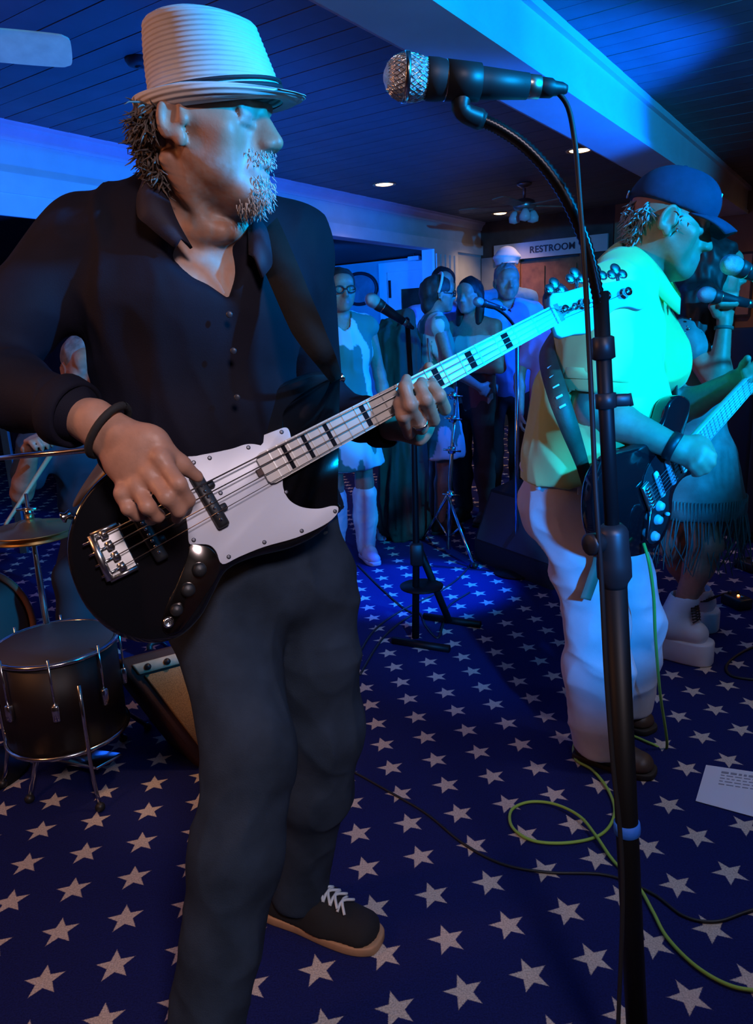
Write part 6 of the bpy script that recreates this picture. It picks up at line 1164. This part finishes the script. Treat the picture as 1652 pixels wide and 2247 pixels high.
S = SDF(DH - np.array([0.65, 0.75, 1.3]), DH + np.array([0.55, 0.4, 0.2]), 0.009); S.econ(D_['wa'], D_['pe'], (0.15, 0.115), (0.17, 0.14), D_['sr'] - D_['sl'], k=0.03); leg(S, Z(0.09, -0.02, -0.68), dkn[0], dan[0], (0.09, 0.07, 0.06)); leg(S, Z(-0.09, -0.02, -0.68), dkn[1], dan[1], (0.09, 0.07, 0.06)); obj('trousers', S.mesh(1), mat('drummer_trousers', (0.03, 0.03, 0.04), 0.85), drm)
for a in dan: h_ = np.array([a[0], a[1], 0]) - nrm([df[0], df[1], 0]) * 0.07; so = obj('shoe', box(h_ + ZA * 0.05, 0.04, 0.04, 0.02), m_brs, drm, False); shoe(h_, h_ + nrm([df[0], df[1], 0]) * 0.26, 0.095, 0.085, so, m_up=m_brs, m_sole=m_ds)
obj('hair', hair_mesh(DH, df, 'short', 1.0), mat('hair_grey', (0.25, 0.24, 0.23), 0.6, nscale=40, namt=0.4), drm)
tag(obj('drum_stick', tube([W(110, 1000, 2.52), W(14, 1148, 2.36), W(10, 1154, 2.36)], [0.0085, 0.006, 0.004], 10), mat('hickory', (0.5, 0.32, 0.18), 0.5)), 'pale wooden drumstick in the drummer\'s hand', 'drumstick')
stl = thing('drum_stool', 'black drum stool under the drummer', 'stool', (D_['pe'][0], D_['pe'][1], 0)); pz = D_['pe'][2] - 0.14; obj('seat', lathe(np.array([D_['pe'][0], D_['pe'][1], pz - 0.07]), ZA, [(0, 0.14), (0.01, 0.16), (0.05, 0.165), (0.07, 0.15), (0.075, 0)], 32), m_tolex, stl); obj('post', cyl((D_['pe'][0], D_['pe'][1], 0.1), (D_['pe'][0], D_['pe'][1], pz - 0.07), 0.014), m_steel, stl)
for k in range(3): a = 2.1 * k; obj('leg', tube([(D_['pe'][0], D_['pe'][1], 0.2), (D_['pe'][0] + 0.2 * math.cos(a), D_['pe'][1] + 0.2 * math.sin(a), 0.01)], 0.009, 8), m_steel, stl)
# ================================================================== CABLES, PAPER, PEDALS, BOTTLE
gpts = [W(1412, 1192, 1.73), W(1424, 1235, 1.71), W(1434, 1310, 1.74), W(1438, 1400, 1.80), W(1448, 1520, 1.92), G(1463, 1640, 0.006), G(1430, 1632, 0.006), G(1380, 1612, 0.006), G(1320, 1600, 0.006), G(1265, 1625, 0.006), G(1262, 1665, 0.006), G(1300, 1690, 0.006), G(1335, 1735, 0.006), G(1348, 1785, 0.006), G(1320, 1830, 0.006), G(1250, 1849, 0.006), G(1170, 1845, 0.006), G(1124, 1815, 0.006), G(1122, 1778, 0.006), G(1160, 1760, 0.006), G(1215, 1764, 0.010), G(1270, 1790, 0.014), G(1306, 1832, 0.014), G(1345, 1888, 0.006), G(1400, 1945, 0.006), G(1432, 2000, 0.006), G(1462, 2055, 0.006), G(1520, 2115, 0.006), G(1590, 2158, 0.006), G(1660, 2174, 0.006), G(1800, 2180, 0.006)]
tag(obj('guitar_cable', tube(gpts, 0.0042, 8, 8), mat('green_cable', (0.30, 0.50, 0.07), 0.55)), 'lime green guitar cable looping across the star carpet', 'cable')
def fcable(pts, label, r=0.0035): tag(obj('floor_cable', tube([G(x, y, 0.004) for x, y in pts], r, 7, 7), m_cable), label, 'cable')
fcable([(770, 1690), (850, 1735), (935, 1785), (1015, 1850), (1100, 1895), (1200, 1914), (1330, 1920), (1430, 1960), (1500, 2010), (1570, 2022), (1640, 2000), (1760, 1960)], 'thin black cable crossing the stars below the green loop')
fcable([(780, 1450), (820, 1385), (880, 1340), (960, 1300), (1010, 1265), (1040, 1225), (1045, 1190)], 'black cable running under the middle stand to the monitor', 0.005)
fcable([(790, 1480), (845, 1395), (915, 1345), (935, 1375), (960, 1400), (972, 1370), (985, 1330), (1030, 1300)], 'black cable looped at the foot of the middle stand', 0.005)
fcable([(785, 1240), (830, 1285), (880, 1330), (905, 1345)], 'black cable leading back from the middle stand to the white boots', 0.005)
fcable([(1700, 1405), (1640, 1425), (1597, 1455), (1600, 1480), (1640, 1490), (1720, 1495)], 'black cable bend at the right edge beside the platform boots', 0.005)
def pedal(px, py, label, led):
    p = G(px, py); t = thing('effect_pedal', label, 'pedal', p); obj('case', bbox(p + ZA * 0.025, 0.075, 0.12, 0.05, (nrm([1, 0.3, 0]), nrm([-0.3, 1, 0]), ZA), 0.006), m_blackp, t)
    obj('footswitch', lathe(p + np.array([0.01, -0.03, 0.05]), ZA, [(0, 0.010), (0.010, 0.010), (0.012, 0.006), (0.012, 0)], 14), m_steel, t)
    for s in (-1, 1): obj('knob', lathe(p + np.array([0.018 * s, 0.035, 0.05]), ZA, [(0, 0.009), (0.010, 0.008), (0.011, 0)], 12), m_blackp, t)
    if led: obj('indicator_lamp', sphere(p + np.array([0.005, -0.002, 0.052]), 0.005), mat('orange_led', (1, 0.3, 0.1), 0.4, emit=(1.0, 0.25, 0.05), estr=12), t)
pedal(1615, 1330, 'black effect pedal with a lit orange lamp behind the platform boots', True); pedal(1640, 1250, 'black effect pedal at the right edge, unlit', False)
pp = [G(1549, 1679, 0.002), G(1526, 1758, 0.002), G(1760, 1822, 0.002), G(1775, 1712, 0.002)]; paper = thing('paper_sheet', 'white sheet of paper with grey writing on the carpet at right', 'paper', pp[0])
obj('sheet', prism([p + ZA * 0.001 for p in pp], ZA, 0.0015), mat('white_paper', (0.72, 0.70, 0.76), 0.8), paper, False)
pu = nrm(pp[3] - pp[0]); pv = nrm(pp[1] - pp[0]); ink = []
for r_ in range(5):
    x = 0.045
    while x < 0.20: ln = rng.uniform(0.006, 0.02); ink.append(box(pp[0] + pu * (x + ln / 2) + pv * (0.028 + 0.016 * r_) + ZA * 0.0016, ln, 0.004 if r_ else 0.010, 0.0006, (pu, pv, ZA))); x += ln + 0.005
io = obj('writing', join(*ink), mat('grey_ink', (0.28, 0.27, 0.33), 0.8), paper, False); io['kind'] = 'stuff'
bt = G(838, 1184); btl = thing('water_bottle', 'small clear water bottle on the floor beside the white boots', 'bottle', bt); obj('bottle', lathe(bt, ZA, [(0, 0.028), (0.005, 0.032), (0.05, 0.031), (0.055, 0.029), (0.06, 0.031), (0.11, 0.032), (0.14, 0.018), (0.155, 0.013), (0.17, 0.013), (0.17, 0.0)], 24), mat('clear_plastic', (0.6, 0.75, 0.9), 0.1, trans=0.6), btl); obj('cap', lathe(bt + ZA * 0.168, ZA, [(0, 0.015), (0.016, 0.015), (0.017, 0)], 16), m_pg, btl)
